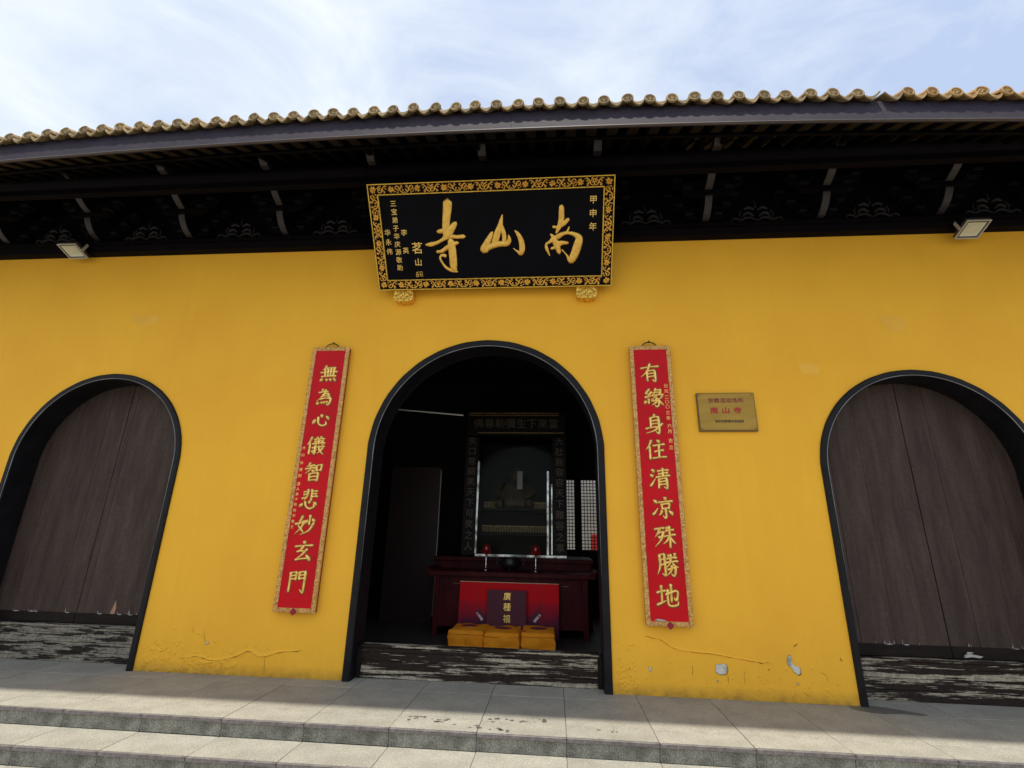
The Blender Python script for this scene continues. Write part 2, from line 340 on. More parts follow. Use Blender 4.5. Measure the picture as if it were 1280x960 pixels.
# damp drips and footmarks
drops = [(-.927,-.788),(-.863,-.806),(-.793,-.85),(-.455,-.743),(-.428,-.795),(-.396,-.735),(-.295,-.747),(-.216,-.752),(-.1,-.69),(-.05,-.737),(-.568,-.93),(-.517,-.92),(-.43,-.94),(-.355,-.939),(-.687,-.887),(.31,-.841)]
for k in range(40):
    bx, by = rnd.choice(drops); drops.append((bx+rnd.gauss(0, .05), min(-.60, max(-.97, by+rnd.gauss(0, .02)))))
dr = MB()
for x, y in drops:
    r0 = rnd.uniform(.005, .019); n_ = 8
    dr.add([(x+math.cos(2*math.pi*j/n_)*r0*rnd.uniform(.7, 1.4), y+math.sin(2*math.pi*j/n_)*r0*.8*rnd.uniform(.7, 1.2), .0022) for j in range(n_)], [tuple(range(n_))])
dr.build('damp_spots', 'damp_stone', plat, kind='stuff')
def blob(pts, z, k=6):
    P = [(a, b2, .01) for a, b2 in pts]; P.append(P[0]); S = smooth(P, k)[:-1]
    return [(a+rnd.uniform(-.006, .006), b2+rnd.uniform(-.004, .004), z) for a, b2, _ in S]
st_ = MB(); q = blob([(2.40, .0), (2.55, .03), (2.72, -.03), (2.90, -.16), (2.72, -.15), (2.54, -.17), (2.40, -.10)], .0023); st_.add(q, [tuple(range(len(q)))])
st_.build('damp_stain', 'damp_stone', plat)

# ------------------------------------------------------------------ temple hall
hall = thing('temple_hall', 'yellow plastered temple gate hall with three arched doorways under deep dark eaves', 'building')
ARCH = [(-.685, 1.187, 2.06), (-4.85, .975, 1.92), (3.465, .975, 1.91)]
WT, WTOP, WX0, WX1 = .45, 4.42, -9.0, 8.4
wall = MB()
def wall_side(y, flip):
    xs = sorted(ARCH, key=lambda a: a[0]); cur = WX0; segs = []
    for cx, r, sp_ in xs:
        segs.append((cur, cx-r)); cur = cx+r
    segs.append((cur, WX1))
    for a, b2 in segs: wall.add([(a, y, 0), (b2, y, 0), (b2, y, WTOP), (a, y, WTOP)], [(0, 1, 2, 3)])
    for cx, r, sp_ in xs:
        n_ = 32; pr = [(cx-r*math.cos(math.pi*i/n_), sp_+r*math.sin(math.pi*i/n_)) for i in range(n_+1)]
        for (a, za), (b2, zb) in zip(pr, pr[1:]): wall.add([(a, y, za), (b2, y, zb), (b2, y, WTOP), (a, y, WTOP)], [(0, 1, 2, 3)])
wall_side(0, 0); wall_side(WT, 1)
wall.add([(WX0, 0, WTOP), (WX1, 0, WTOP), (WX1, WT, WTOP), (WX0, WT, WTOP)], [(0, 1, 2, 3)])
wall.add([(WX0, 0, 0), (WX0, WT, 0), (WX0, WT, WTOP), (WX0, 0, WTOP)], [(0, 1, 2, 3)]); wall.add([(WX1, 0, 0), (WX1, WT, 0), (WX1, WT, WTOP), (WX1, 0, WTOP)], [(0, 1, 2, 3)])
wall = wall.build('wall', 'yellow_plaster', hall, recalc=False)
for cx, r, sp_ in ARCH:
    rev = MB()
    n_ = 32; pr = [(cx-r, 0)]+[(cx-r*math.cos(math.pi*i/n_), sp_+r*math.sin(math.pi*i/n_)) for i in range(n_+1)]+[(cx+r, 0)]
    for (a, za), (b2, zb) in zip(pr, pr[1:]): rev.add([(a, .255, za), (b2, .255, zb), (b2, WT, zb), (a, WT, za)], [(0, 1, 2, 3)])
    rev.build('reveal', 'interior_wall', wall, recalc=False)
# cracks, chips and bare patches in the plaster
cracks = [[(-3.449,.113),(-3.36,.127),(-3.258,.142),(-3.121,.114),(-2.969,.136),(-2.847,.176),(-2.787,.204),(-2.69,.168),(-2.613,.167),(-2.491,.204),(-2.365,.216),(-2.277,.228)],[(-3.366,.386),(-3.348,.329)],[(-3.258,.378),(-3.226,.259)],[(-3.03,.118),(-3.015,.021)],[(-2.625,.166),(-2.603,.016)],[(-3.696,.197),(-3.636,.172),(-3.577,.201)],[(-2.787,.204),(-2.821,.243)],[(.788,.458),(.928,.429),(1.036,.371),(1.174,.348),(1.367,.337),(1.53,.313),(1.718,.29),(1.825,.284)],[(1.18,.254),(1.172,.166)],[(1.602,.233),(1.595,.122)],[(1.462,.19),(1.467,.116)],[(2.027,.418),(2.068,.44)],[(1.712,.29),(1.765,.28)],[(1.793,.246),(1.812,.229)],[(2.39,.346),(2.402,.322)],[(.644,.208),(.66,.188)],[(1.0,.26),(1.01,.242)],[(-3.3,.13),(-3.2,.09),(-3.1,.10)],[(2.2,.24),(2.26,.21),(2.27,.16)]]
for ci, cpts in enumerate(cracks):
    q = MB(); P = []
    for (a, b2) in zip(cpts, cpts[1:]):
        for k in range(4):
            u = k/4; P.append((a[0]+(b2[0]-a[0])*u+rnd.uniform(-.004, .004), a[1]+(b2[1]-a[1])*u+rnd.uniform(-.005, .005)))
    P.append(cpts[-1]); n_ = len(P); vs = []; thick = .0052 if ci in (0,) else .0028
    if ci in (11, 12, 13, 14): thick = .011
    for i, (x, z) in enumerate(P):
        a = P[max(i-1, 0)]; b2 = P[min(i+1, n_-1)]; dx, dz = b2[0]-a[0], b2[1]-a[1]; l = math.hypot(dx, dz) or 1
        wd = thick*rnd.uniform(.35, 1.15)*(1 if 0 < i < n_-1 else .2); vs += [(x-dz/l*wd/2, -.0022, z+dx/l*wd/2), (x+dz/l*wd/2, -.0022, z-dx/l*wd/2)]
    q.add(vs, [(2*i, 2*i+1, 2*i+3, 2*i+2) for i in range(n_-1)]); q.build('crack', 'crack', wall, recalc=False)
# plaster lifting above the cracks and blistering near the ground
for ci, hgt in ((0, .045), (5, .03), (7, .022), (17, .03)):
    P = smooth([(a, b2, .01) for a, b2 in cracks[ci]], 5) if len(cracks[ci]) > 2 else []
    q = MB(); vs = []; n_ = len(P)
    for i, (x, z, _) in enumerate(P):
        f = math.sin(math.pi*i/(n_-1))**.5; hh = hgt*f*rnd.uniform(.5, 1.1); d = .0085*f*rnd.uniform(.6, 1.1)
        vs += [(x, -.0002, z+.001), (x+rnd.uniform(-.002, .002), -d-.001, z+.002), (x+rnd.uniform(-.004, .004), -d*.55-.0006, z+hh*.45), (x, -.0004, z+hh)]
    q.add(vs, [(4*i+j, 4*i+j+1, 4*i+5+j, 4*i+4+j) for i in range(n_-1) for j in range(3)]); q.build('lifted_plaster', 'yellow_plaster', wall, recalc=False)
bl = MB()
def blister(x, z, sz):
    n_ = 9; ring = []; mid = []; a0 = rnd.uniform(0, 6.3); el = rnd.uniform(.45, 1)
    for j in range(n_):
        a = 2*math.pi*j/n_; rr = sz*rnd.uniform(.65, 1.25); dx, dz = math.cos(a)*rr, math.sin(a)*rr*el
        X, Z = dx*math.cos(a0)-dz*math.sin(a0), dx*math.sin(a0)+dz*math.cos(a0)
        ring.append((x+X, -.0003, max(.003, z+Z))); mid.append((x+X*.6, -sz*rnd.uniform(.10, .24)-.0008, max(.004, z+Z*.6)))
    o = n_; bl.add(ring+mid+[(x, -sz*.15-.001, z)], [(j, (j+1) % n_, o+(j+1) % n_, o+j) for j in range(n_)]+[(o+j, o+(j+1) % n_, 2*n_) for j in range(n_)])
for k in range(150): x = -3.80+abs(rnd.gauss(0, .62)); z = abs(rnd.gauss(.0, .13))+.01; blister(min(x, -1.95), z, rnd.uniform(.008, .030)*(1 if x < -2.9 else .6))
for k in range(70): x = .55+abs(rnd.gauss(0, .10)); z = .03+abs(rnd.gauss(.10, .12)); blister(x, z, rnd.uniform(.006, .020))
for k in range(110): blister(rnd.uniform(.55, 2.44), abs(rnd.gauss(0, .09))+.01, rnd.uniform(.005, .017))
bl.build('blistered_plaster', 'yellow_plaster', wall, recalc=False, kind='stuff', smooth_=True)
patches = [[(1.381,.257),(1.443,.269),(1.469,.235),(1.457,.2),(1.406,.183),(1.365,.206)],[(1.974,.348),(1.994,.341),(2.008,.287),(2.048,.268),(2.059,.234),(2.029,.208),(2.001,.237),(1.984,.266),(1.955,.29)],[(.813,.219),(.841,.215),(.834,.195),(.817,.184)],[(2.009,.146),(2.028,.147),(2.02,.132)],[(1.37,.144),(1.383,.142),(1.377,.13)],[(-3.215,.262),(-3.198,.268),(-3.19,.25),(-3.205,.246)]]
for pts in patches:
    q = MB(); S = smooth([(a, b2, .01) for a, b2 in pts+[pts[0]]], 3)[:-1]
    S = [(a+rnd.uniform(-.005, .005), b2+rnd.uniform(-.005, .005)) for a, b2, _ in S]
    cx_, cz_ = sum(p[0] for p in S)/len(S), sum(p[1] for p in S)/len(S); n_ = len(S)
    q.add([(a, -.0026, b2) for a, b2 in S], [tuple(range(n_))]); o = q.build('bare_plaster_patch', 'bare_plaster', wall, recalc=False)
    rim = MB(); vs = []
    for a, b2 in S: vs += [(a, -.0034, b2), (cx_+(a-cx_)*1.07+.002, -.0026, cz_+(b2-cz_)*1.07-.002)]
    rim.add(vs, [(2*i, 2*i+1, (2*i+3) % (2*n_), (2*i+2) % (2*n_)) for i in range(n_)]); rim.build('patch_rim', 'crack', wall, recalc=False)

for pts in ([(3.27, 3.47), (3.52, 3.455), (3.50, 3.31), (3.36, 3.315)], [(2.44, 2.97), (2.63, 2.95), (2.61, 2.85), (2.47, 2.86)], [(-4.86, 3.62), (-4.55, 3.60), (-4.54, 3.50), (-4.80, 3.49)]):
    q = MB(); S = smooth([(a, b2, .01) for a, b2 in pts+[pts[0]]], 4)[:-1]; q.add([(a+rnd.uniform(-.006, .006), -.0012, b2+rnd.uniform(-.006, .006)) for a, b2, _ in S], [tuple(range(len(S)))]); q.build('repainted_patch', 'repaint', wall, recalc=False)
# arch surrounds, doors, thresholds
FW = .086
def surround(cx, r, sp_):
    FW = .070 if r > 1.1 else .060
    def ringpts(rr): return rr
    s_ = bpy.data.objects.new('arch_surround', None); C.objects.link(s_); s_.parent = hall
    bev = .012
    sec = [(0, -.016), (0, .02), (FW-0, .20), (FW, -.004), (FW-bev, -.022), (.012, -.024)]   # (inset, y)
    sec = [(0, .05), (0, -.016), (.010, -.024), (FW-.016, -.024), (FW-.004, -.018), (FW, -.006), (FW, .25), (0, .25)]
    for sg in (-1, 1):
        q = MB(); n_ = len(sec)
        zs = [0, sp_*.32, sp_*.335, sp_*.70, sp_-.003]
        vs = []
        for z in zs:
            for a, y in sec: vs.append((cx+sg*(r-a)+rnd.uniform(-.0015, .0015), y, z))
        fs = [(i*n_+j, i*n_+(j+1) % n_, (i+1)*n_+(j+1) % n_, (i+1)*n_+j) for i in range(len(zs)-1) for j in range(n_)]+[tuple(range(n_)), tuple(range((len(zs)-1)*n_, len(zs)*n_))]
        q.add(vs, fs); q.build('jamb', 'black_paint', s_)
    q = MB(); n_ = len(sec); K = 48; vs = []
    for i in range(K+1):
        an = math.pi*i/K; wob = 1+.0012*math.sin(i*1.9)
        for a, y in sec: vs.append((cx-(r*wob-a)*math.cos(an), y, sp_+(r*wob-a)*math.sin(an)))
    q.add(vs, [(i*n_+j, i*n_+(j+1) % n_, (i+1)*n_+(j+1) % n_, (i+1)*n_+j) for i in range(K) for j in range(n_)]); q.build('arch_ring', 'black_paint', s_)
    # thin bead, pale to paint the highlight where the arch face turns into the reveal
    rb = r-FW+.004; q = MB(); q.tube([(cx-rb, -.020, sp_*.45)]+[(cx-rb*math.cos(math.pi*i/K), -.020, sp_+rb*math.sin(math.pi*i/K)) for i in range(K+1)]+[(cx+rb, -.020, sp_*.45)], [.0015]+[.0046]*(K+1)+[.0015], 6)
    q.build('edge_highlight', 'highlight_paint', s_, smooth_=True)
mat('highlight_paint', (.20, .20, .21), .3, var=.5, scale=4, spec=.8)
for a in ARCH: surround(*a)

def threshold(cx, half, y0, y1, H, mat_, cap=True):
    s_ = bpy.data.objects.new('threshold', None); C.objects.link(s_); s_.parent = hall
    hs = [0, .26*H, .53*H, .78*H, H-.022]
    for i in range(4):
        q = MB(); q.box(cx-half, cx+half, y0+rnd.uniform(0, .004), y1, hs[i]+.0015, hs[i+1]-.0015, .003)
        q.build('plank', mat_, s_)
    q = MB(); q.box(cx-half-.015, cx+half+.015, y0-.008, y1+.01, H-.021, H, .004); q.build('cap_board', mat_, s_)
    sp2 = MB(); fk = MB()
    for k in range(34):
        x0 = cx+rnd.uniform(-half+.02, half-.25); l_ = rnd.uniform(.04, .30); z0 = rnd.uniform(.02, H-.03); n_ = 6; vs = []
        for i in range(n_+1):
            u = i/n_; hh = rnd.uniform(.0008, .0022)*(0.2 if i in (0, n_) else 1); zz = z0+rnd.uniform(-.0012, .0012); vs += [(x0+l_*u, y0-.0012, zz-hh), (x0+l_*u, y0-.0012, zz+hh)]
        sp2.add(vs, [(2*i, 2*i+2, 2*i+3, 2*i+1) for i in range(n_)])
    for k in range(16):
        x0 = cx+rnd.uniform(-half+.02, half-.08); z0 = rnd.uniform(.03, H-.03); l_ = rnd.uniform(.06, .20); h_ = rnd.uniform(.0015, .0035); n_ = 9
        ring = [(x0+l_*.5*(1+math.cos(2*math.pi*i/n_)*rnd.uniform(.7, 1.1)), y0-.0022-rnd.uniform(0, .002), z0+h_*math.sin(2*math.pi*i/n_)*rnd.uniform(.6, 1.3)) for i in range(n_)]
        fk.add(ring, [tuple(range(n_))])
    sp2.build('wood_splits', 'crack_dark', s_, recalc=False, kind='stuff'); fk.build('paint_flakes', 'flake_wood', s_, recalc=False, kind='stuff')
    for sg in (-1, 1):
        q = MB(); xx = cx+sg*(half+.022); q.box(xx-.02, xx+.02, y0-.003, y1+.02, 0, H-.022, .002); q.build('end_post', 'rail_wood', s_)
threshold(-.685, 1.075, .115, .20, .275, 'peeling_wood')
threshold(-4.85, .870, .185, .245, .325, 'peeling_wood_worse')
threshold(3.465, .870, .185, .245, .325, 'peeling_wood')

def door(cx, r, sp_, seam, layout, lab):
    y0 = .262
    def top(x):
        d = min(abs(x-cx), r-.002); return sp_+math.sqrt((r-.002)**2-d*d)-.004
    xl, xr = cx-r+.004, cx+r-.004
    for a, b2, wds in ((xl, seam-.004, layout[0]), (seam+.004, xr, layout[1])):
        leaf = bpy.data.objects.new('door_leaf', None); C.objects.link(leaf); leaf.parent = hall; leaf['label'] = lab
        tot = sum(wds); x = a
        for k, wd in enumerate(wds):
            x2 = x+(b2-a)*wd/tot; g = .0012; yy = y0+rnd.uniform(0, .003)
            n_ = 5; xs = [x+g+(x2-x-2*g)*i/n_ for i in range(n_+1)]
            pts = [(xs[0], .33), (xs[-1], .33)]+[(xx, top(xx)) for xx in xs[::-1]]
            q = MB(); q.prism(pts, yy, yy+.05); q.build('plank', 'door_wood', leaf); x = x2
        q = MB(); q.box(a+.002, b2-.002, y0-.006, y0-.0005, .329, .425, .002); q.build('bottom_rail', 'rail_wood', leaf)
        fl = MB()
        for k in range(7 if cx > 0 else 6):
            fx = rnd.uniform(a+.12, b2-.1); h_ = rnd.uniform(.015, .05); ww = rnd.uniform(.003, .009)
            fl.add([(fx, y0-.0035, .425), (fx+ww, y0-.0035, .428), (fx+ww*.3, y0-.006, .425+h_)], [(0, 1, 2)])
            if rnd.random() < .6:
                l_ = rnd.uniform(.03, .09); fl.add([(fx, y0-.0065, .424), (fx+l_*.5, y0-.0075, .419), (fx+l_, y0-.0065, .424), (fx+l_*.6, y0-.0075, .428)], [(0, 1, 2, 3)])
        fl.build('peeling_flakes', 'flake_pale', leaf, recalc=False, kind='stuff')
door(-4.85, .975, 1.92, -4.84, ([1, .8, 1.1, .9], [.22, 1.0, .9, .8]), 'shut dark brown leaf of vertical boards, worn at its foot')
door(3.465, .975, 1.91, 3.46, ([.8, 1.0, .9, .6], [.9, 1.1, .8, .8]), 'shut dark brown leaf of vertical boards, worn at its foot')
fl = MB()
for fx, h_ in ((-4.45, .13), (-4.11, .12)): fl.add([(fx-.02, .2600, .425), (fx+.03, .26, .425), (fx+.035, .26, .48), (fx+.015, .26, .425+h_), (fx, .26, .50)], [(0, 1, 2, 3, 4)])
fl.build('rust_patch', 'flake_rust', hall, recalc=False)
# things hooked on the right door foot
q = MB(); q.prism([(3.54, .342), (3.60, .350), (3.66, .343), (3.69, .356), (3.63, .366), (3.58, .374), (3.55, .362)], .236, .252); q.prism([(3.56, .372), (3.60, .378), (3.615, .386), (3.57, .388)], .232, .242); q.build('door_latch', 'flake_pale', hall)

# ---- eaves -----------------------------------------------------------------
def EZ(x): x = max(-6.8, min(5.0, x)); return .022-.0060*(x+1.3)**2      # the old eave line bows gently along its length
SL = .5
beamx0, beamx1 = WX0-.3, WX1+.3
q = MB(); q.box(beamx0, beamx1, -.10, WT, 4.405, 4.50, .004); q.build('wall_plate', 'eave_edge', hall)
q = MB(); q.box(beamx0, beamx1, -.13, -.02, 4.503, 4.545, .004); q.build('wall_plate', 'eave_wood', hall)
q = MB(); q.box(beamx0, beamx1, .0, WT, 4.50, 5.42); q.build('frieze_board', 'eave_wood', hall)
def bowed(y0, y1, z0, z1, name, material, ch=0):
    q = MB(); xs = [beamx0+(beamx1-beamx0)*i/40 for i in range(41)]; vs = []
    for x in xs: vs += [(x, y0, z0+EZ(x)), (x, y1, z0+EZ(x)), (x, y1, z1+EZ(x)), (x, y0, z1+EZ(x))]
    q.add(vs, [(4*i+j, 4*i+(j+1) % 4, 4*i+4+(j+1) % 4, 4*i+4+j) for i in range(40) for j in range(4)]+[(0, 1, 2, 3), (160, 161, 162, 163)]); return q.build(name, material, hall)
q = MB(); q.tube([(beamx0, -.56, 5.0), (beamx1, -.56, 5.0)], .085, 12); q.build('purlin', 'eave_edge', hall, smooth_=True)
q = MB(); q.box(beamx0, beamx1, -.60, -.52, 4.845, 4.905, .004); q.build('purlin_bearer', 'eave_edge', hall)
# fascia in board lengths
xs = [beamx0, -6.9, -3.5, -.35, 2.72, 5.6, beamx1]
for a, b2 in zip(xs, xs[1:]):
    q = MB(); n_ = 14; vs = []
    for i in range(n_+1):
        x = a+.001+(b2-a-.002)*i/n_
        for y, z in ((-1.412, 4.640), (-1.382, 4.632), (-1.322, 4.884), (-1.352, 4.892), (-1.4105, 4.648)): vs.append((x, y, z+EZ(x)))
    m5 = 5; q.add(vs, [(m5*i+j, m5*i+(j+1) % m5, m5*i+m5+(j+1) % m5, m5*i+m5+j) for i in range(n_) for j in range(m5)]+[tuple(range(m5)), tuple(range(n_*m5, n_*m5+m5))]); q.build('fascia_board', 'fascia_paint', hall)
    q = MB(); vs = []
    for i in range(n_+1):
        x = a+(b2-a)*i/n_
        for y, z in ((-1.417, 4.633), (-1.395, 4.630), (-1.395, 4.636), (-1.416, 4.640)): vs.append((x, y, z+EZ(x)))
    q.add(vs, [(4*i+j, 4*i+(j+1) % 4, 4*i+4+(j+1) % 4, 4*i+4+j) for i in range(n_) for j in range(4)]+[(0, 1, 2, 3), (4*n_, 4*n_+1, 4*n_+2, 4*n_+3)]); q.build('drip_strip', 'fascia_strip', hall)
# soffit boarding (bowed with the eave) and rafters in two layers
q = MB(); xs = [beamx0+(beamx1-beamx0)*i/60 for i in range(61)]; vs = []
RY = 2.7                                  # ridge line
def rz(y): return 4.88+(y+1.36)*SL        # roof deck height
for x in xs:
    for y, dz, k in ((-1.334, 0, 1), (-.3, 0, .6), (RY, 0, 0), (RY, .03, 0), (-.3, .03, .6), (-1.334, .03, 1)): vs.append((x, y, rz(y)+dz-.01+EZ(x)*k))
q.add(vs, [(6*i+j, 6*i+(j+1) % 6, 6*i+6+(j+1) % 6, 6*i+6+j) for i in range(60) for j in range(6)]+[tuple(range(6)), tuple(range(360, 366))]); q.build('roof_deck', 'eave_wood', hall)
q = MB(); q.add([(beamx0, RY, rz(RY)), (beamx1, RY, rz(RY)), (beamx1, 6.9, rz(RY)-4.2*SL), (beamx0, 6.9, rz(RY)-4.2*SL), (beamx0, RY, rz(RY)+.05), (beamx1, RY, rz(RY)+.05), (beamx1, 6.9, rz(RY)-4.2*SL+.05), (beamx0, 6.9, rz(RY)-4.2*SL+.05)],
      [(0, 1, 2, 3), (4, 5, 6, 7), (0, 1, 5, 4), (1, 2, 6, 5), (2, 3, 7, 6), (3, 0, 4, 7)]); q.build('rear_roof', 'roof_tile', hall)
P0 = .19; DX0 = -5.231
th_r = math.atan(SL)
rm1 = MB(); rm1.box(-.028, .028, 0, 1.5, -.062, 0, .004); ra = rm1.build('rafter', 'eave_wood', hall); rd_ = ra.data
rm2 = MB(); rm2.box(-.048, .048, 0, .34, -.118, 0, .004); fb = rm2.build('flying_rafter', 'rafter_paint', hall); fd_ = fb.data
first = True
for i in range(-18, 72):
    x = DX0+P0*i+.095
    if x < beamx0+.05 or x > beamx1-.05: continue
    o1 = ra if first else place('rafter', rd_, hall); o2 = fb if first else place('flying_rafter', fd_, hall); first = False
    o1.location = (x, -1.02, rz(-1.02)-.075+EZ(x)*.85); o1.rotation_euler = (th_r, 0, 0)
    o2.location = (x, -1.33, rz(-1.33)-.013+EZ(x)); o2.rotation_euler = (th_r*.98, 0, 0)
bowed(-1.03, -1.0, rz(-1.02)-.175, rz(-1.02)-.012, 'rafter_board', 'eave_wood')

# roof tiles: capping barrels with stamped end discs, dished drip tiles between
def disc_mesh():
    q = MB(); K = 20; r0 = .058
    prof = [(0, 0.001), (.028, .0), (.033, -.003), (.036, .004), (.039, .0075), (.047, .0075), (.051, .003), (.051, -.012), (.042, -.014)]
    q.lathe(prof, K)
    for j in range(6):                                          # stamped petals
        an = j*math.pi/3+.3; q.add([(math.cos(an+d)*rr, math.sin(an+d)*rr, h) for d, rr, h in ((0, .008, .003), (-.32, .019, .003), (0, .031, .003), (.32, .019, .003), (0, .019, .009))], [(0, 1, 4), (1, 2, 4), (2, 3, 4), (3, 0, 4)])
    return q
RL = math.hypot(RY+1.36, (RY+1.36)*SL)
cap = MB(); K = 10
segl = .30; ns = int(RL/segl)
for sgi in range(ns):
    y0, y1 = sgi*segl, (sgi+1)*segl+.02; r0, r1 = .044, .040; vs = []
    for yy, rr in ((y0, r0), (y1, r1)):
        for j in range(K+1):
            an = math.pi*j/K; vs.append((math.cos(an)*rr, yy, math.sin(an)*rr))
        for j in range(K+1):
            an = math.pi*(K-j)/K; vs.append((math.cos(an)*(rr-.012), yy, math.sin(an)*(rr-.012)))
    n_ = 2*(K+1); cap.add(vs, [(j, (j+1) % n_, n_+(j+1) % n_, n_+j) for j in range(n_)]+[tuple(range(n_))])
pan = MB()
def dish(u): return .055*(u*u)-.003           # u -1..1 across, low in the middle
for sgi in range(ns):
    y0, y1 = sgi*segl-.0, (sgi+1)*segl+.03; lift = .010; vs = []; n_ = 9
    for yy, dz in ((y0, 0), (y1, -lift)):
        for j in range(n_): u = -1+2*j/(n_-1); vs.append((u*.078, yy, dish(u)+dz))
        for j in range(n_): u = 1-2*j/(n_-1); vs.append((u*.078, yy, dish(u)+dz-.012))
    m_ = 2*n_; pan.add(vs, [(j, (j+1) % m_, m_+(j+1) % m_, m_+j) for j in range(m_)]+[tuple(range(m_))])
# downturned lip of the drip tile
lip = MB(); n_ = 11; vs = []
for yy in (-.012, .004):
    for j in range(n_): u = -1+2*j/(n_-1); vs.append((u*.072, yy, dish(u)+.003))
    for j in range(n_): u = 1-2*j/(n_-1); vs.append((u*.072, yy-.003, dish(u)-.002-.032*(1-abs(u)**1.6)))
m_ = 2*n_; lip.add(vs, [(j, (j+1) % m_, m_+(j+1) % m_, m_+j) for j in range(m_)]+[tuple(range(m_)), tuple(range(m_, 2*m_))])
meshes = {}
for nm, q, smo in (('tile_disc', disc_mesh(), False), ('cover_tile', cap, False), ('pan_tile', pan, False), ('drip_lip', lip, False)):
    for mt in ('roof_tile', 'roof_tile_fresh'):
        me = bpy.data.meshes.new(nm); me.from_pydata(q.v, [], q.f); bm = bmesh.new(); bm.from_mesh(me); bmesh.ops.recalc_face_normals(bm, faces=bm.faces); bm.to_mesh(me); bm.free()
        me.materials.append(M[mt]); meshes[nm, mt] = me
gapk = [k for k in range(80) if abs(DX0+P0*k-2.80) < .096][0]
for i in range(-20, 74):
    x = DX0+P0*i
    if x < beamx0+.1 or x > beamx1-.1: continue
    mt = 'roof_tile' if i <= gapk else 'roof_tile_fresh'
    jx, jz, jr = rnd.uniform(-.010, .010), rnd.uniform(-.008, .009), rnd.uniform(-.05, .05)
    z0 = rz(-1.37)+.054+EZ(x)
    if i != gapk:
        c_ = place('cover_tile', meshes['cover_tile', mt], hall, (x+jx, -1.392, z0+jz), rot=(th_r, 0, 0))
        if True: place('tile_disc', meshes['tile_disc', mt], c_, (0, -.016, .004), rot=(R(84)-th_r+jr, rnd.uniform(-.3, .3), jr))
    else:
        c_ = place('cover_tile', meshes['cover_tile', mt], hall, (x+jx, -1.372+.36, z0+.18), rot=(th_r, 0, 0), label='cover tile row whose end disc has broken away')
    jz2 = rnd.uniform(-.005, .006); xp = x+P0/2
    p_ = place('pan_tile', meshes['pan_tile', mt], hall, (xp+rnd.uniform(-.005, .005), -1.394, rz(-1.37)+.010+EZ(xp)+jz2), rot=(th_r, 0, 0))
    place('drip_lip', meshes['drip_lip', mt], p_, (0, -.004, .0), rot=(-th_r, rnd.uniform(-.04, .04), 0))

# ---- bracket sets under the eaves ---------------------------------------------
def beak(y, z, w_):   # pointed nose pieces
    return [(y+.20, z-.03), (y+.10, z-.035), (y, z+.085), (y+.05, z+.07), (y+.20, z+.05)]
def bracket(x):
    s_ = bpy.data.objects.new('bracket_set', None); C.objects.link(s_); s_.parent = hall; s_.location = (x, 0, 0)
    w_ = .045
    q = MB()   # lower curved arm
    def arm(y_in, y_out, z0, z1):
        pts = [(y_in, z0)]; n_ = 8
        for k in range(n_+1):
            u = k/n_; pts.append((y_in+(y_out-y_in)*(.12+.88*u**.75)-.025*math.sin(u*math.pi), z0+(z1-z0)*(u**1.4)))
        pts += [(y_out, z1+.02), (y_in, z1+.02)]; return pts
    q.prism(arm(.0, -.30, 4.56, 4.745), -w_, w_, 'x'); q.build('bracket_arm', 'eave_wood', s_)
    q = MB(); q.prism(arm(.0, -.50, 4.775, 4.93), -w_, w_, 'x'); q.build('bracket_arm', 'eave_wood', s_)
    # front faces of the two arms, coloured paler for the light they catch
    for yi, yo, z0, z1 in ((0, -.30, 4.56, 4.745), (0, -.50, 4.775, 4.93)):
        A_ = arm(yi, yo, z0, z1)[2:-1]; q = MB(); vs = []
        for (y, z) in A_: vs += [(-w_*.80, y-.004, z-.003), (w_*.80, y-.004, z-.003), (w_*.80, y+.012, z+.004), (-w_*.80, y+.012, z+.004)]
        q.add(vs, [(4*i+j, 4*i+(j+1) % 4, 4*i+4+(j+1) % 4, 4*i+4+j) for i in range(len(A_)-1) for j in range(4)]+[(0, 1, 2, 3)]); q.build('arm_face', 'lit_bracket_face', s_)
    q = MB(); q.prism([(-.50, 5.0), (-.70, 5.03), (-.82, 5.13), (-.74, 5.10), (-.50, 5.10)], -w_*.9, w_*.9, 'x')
    q.build('bracket_nose', 'lit_bracket_face', s_)
    # bearing blocks and cross arms, three tiers stepping out
    for yy, zz, half in ((-.06, 4.60, .20), (-.06, 4.72, .30), (-.06, 4.85, .40), (-.28, 4.775, .26), (-.28, 4.875, .36), (-.50, 4.955, .30)):
        q = MB(); q.prism([(-half, zz+.055), (-half, zz+.025), (-half+.06, zz), (half-.06, zz), (half, zz+.025), (half, zz+.055)], yy-.035, yy+.035); q.build('cross_arm', 'eave_wood', s_)
        for xx in (-half+.045, 0, half-.045):
            q = MB(); q.prism([(xx-.045, zz+.092), (xx-.045, zz+.075), (xx-.030, zz+.057), (xx+.030, zz+.057), (xx+.045, zz+.075), (xx+.045, zz+.092)], yy-.045, yy+.045); q.build('bearing_block', 'block_highlight', s_)
    return s_
mat('block_highlight', (.010, .007, .008), .6, spec=.3, var=.5, scale=20)  # lighter than the arms, painting the highlights on the blocks
mat('lit_bracket_face', (.022, .016, .020), .5, var=.4, scale=14)  # paler than the eave timber, painting light on arm faces and noses
def tree_copy(o, parent):
    c = o.copy(); C.objects.link(c); c.parent = parent
    for ch in list(o.children): tree_copy(ch, c)
    return c
b0 = bracket(1.66)
for k in range(-8, 6):
    if k == 0: continue
    x = 1.66+1.19*k
    if WX0 < x < WX1: c = tree_copy(b0, hall); c.location = (x, 0, 0)
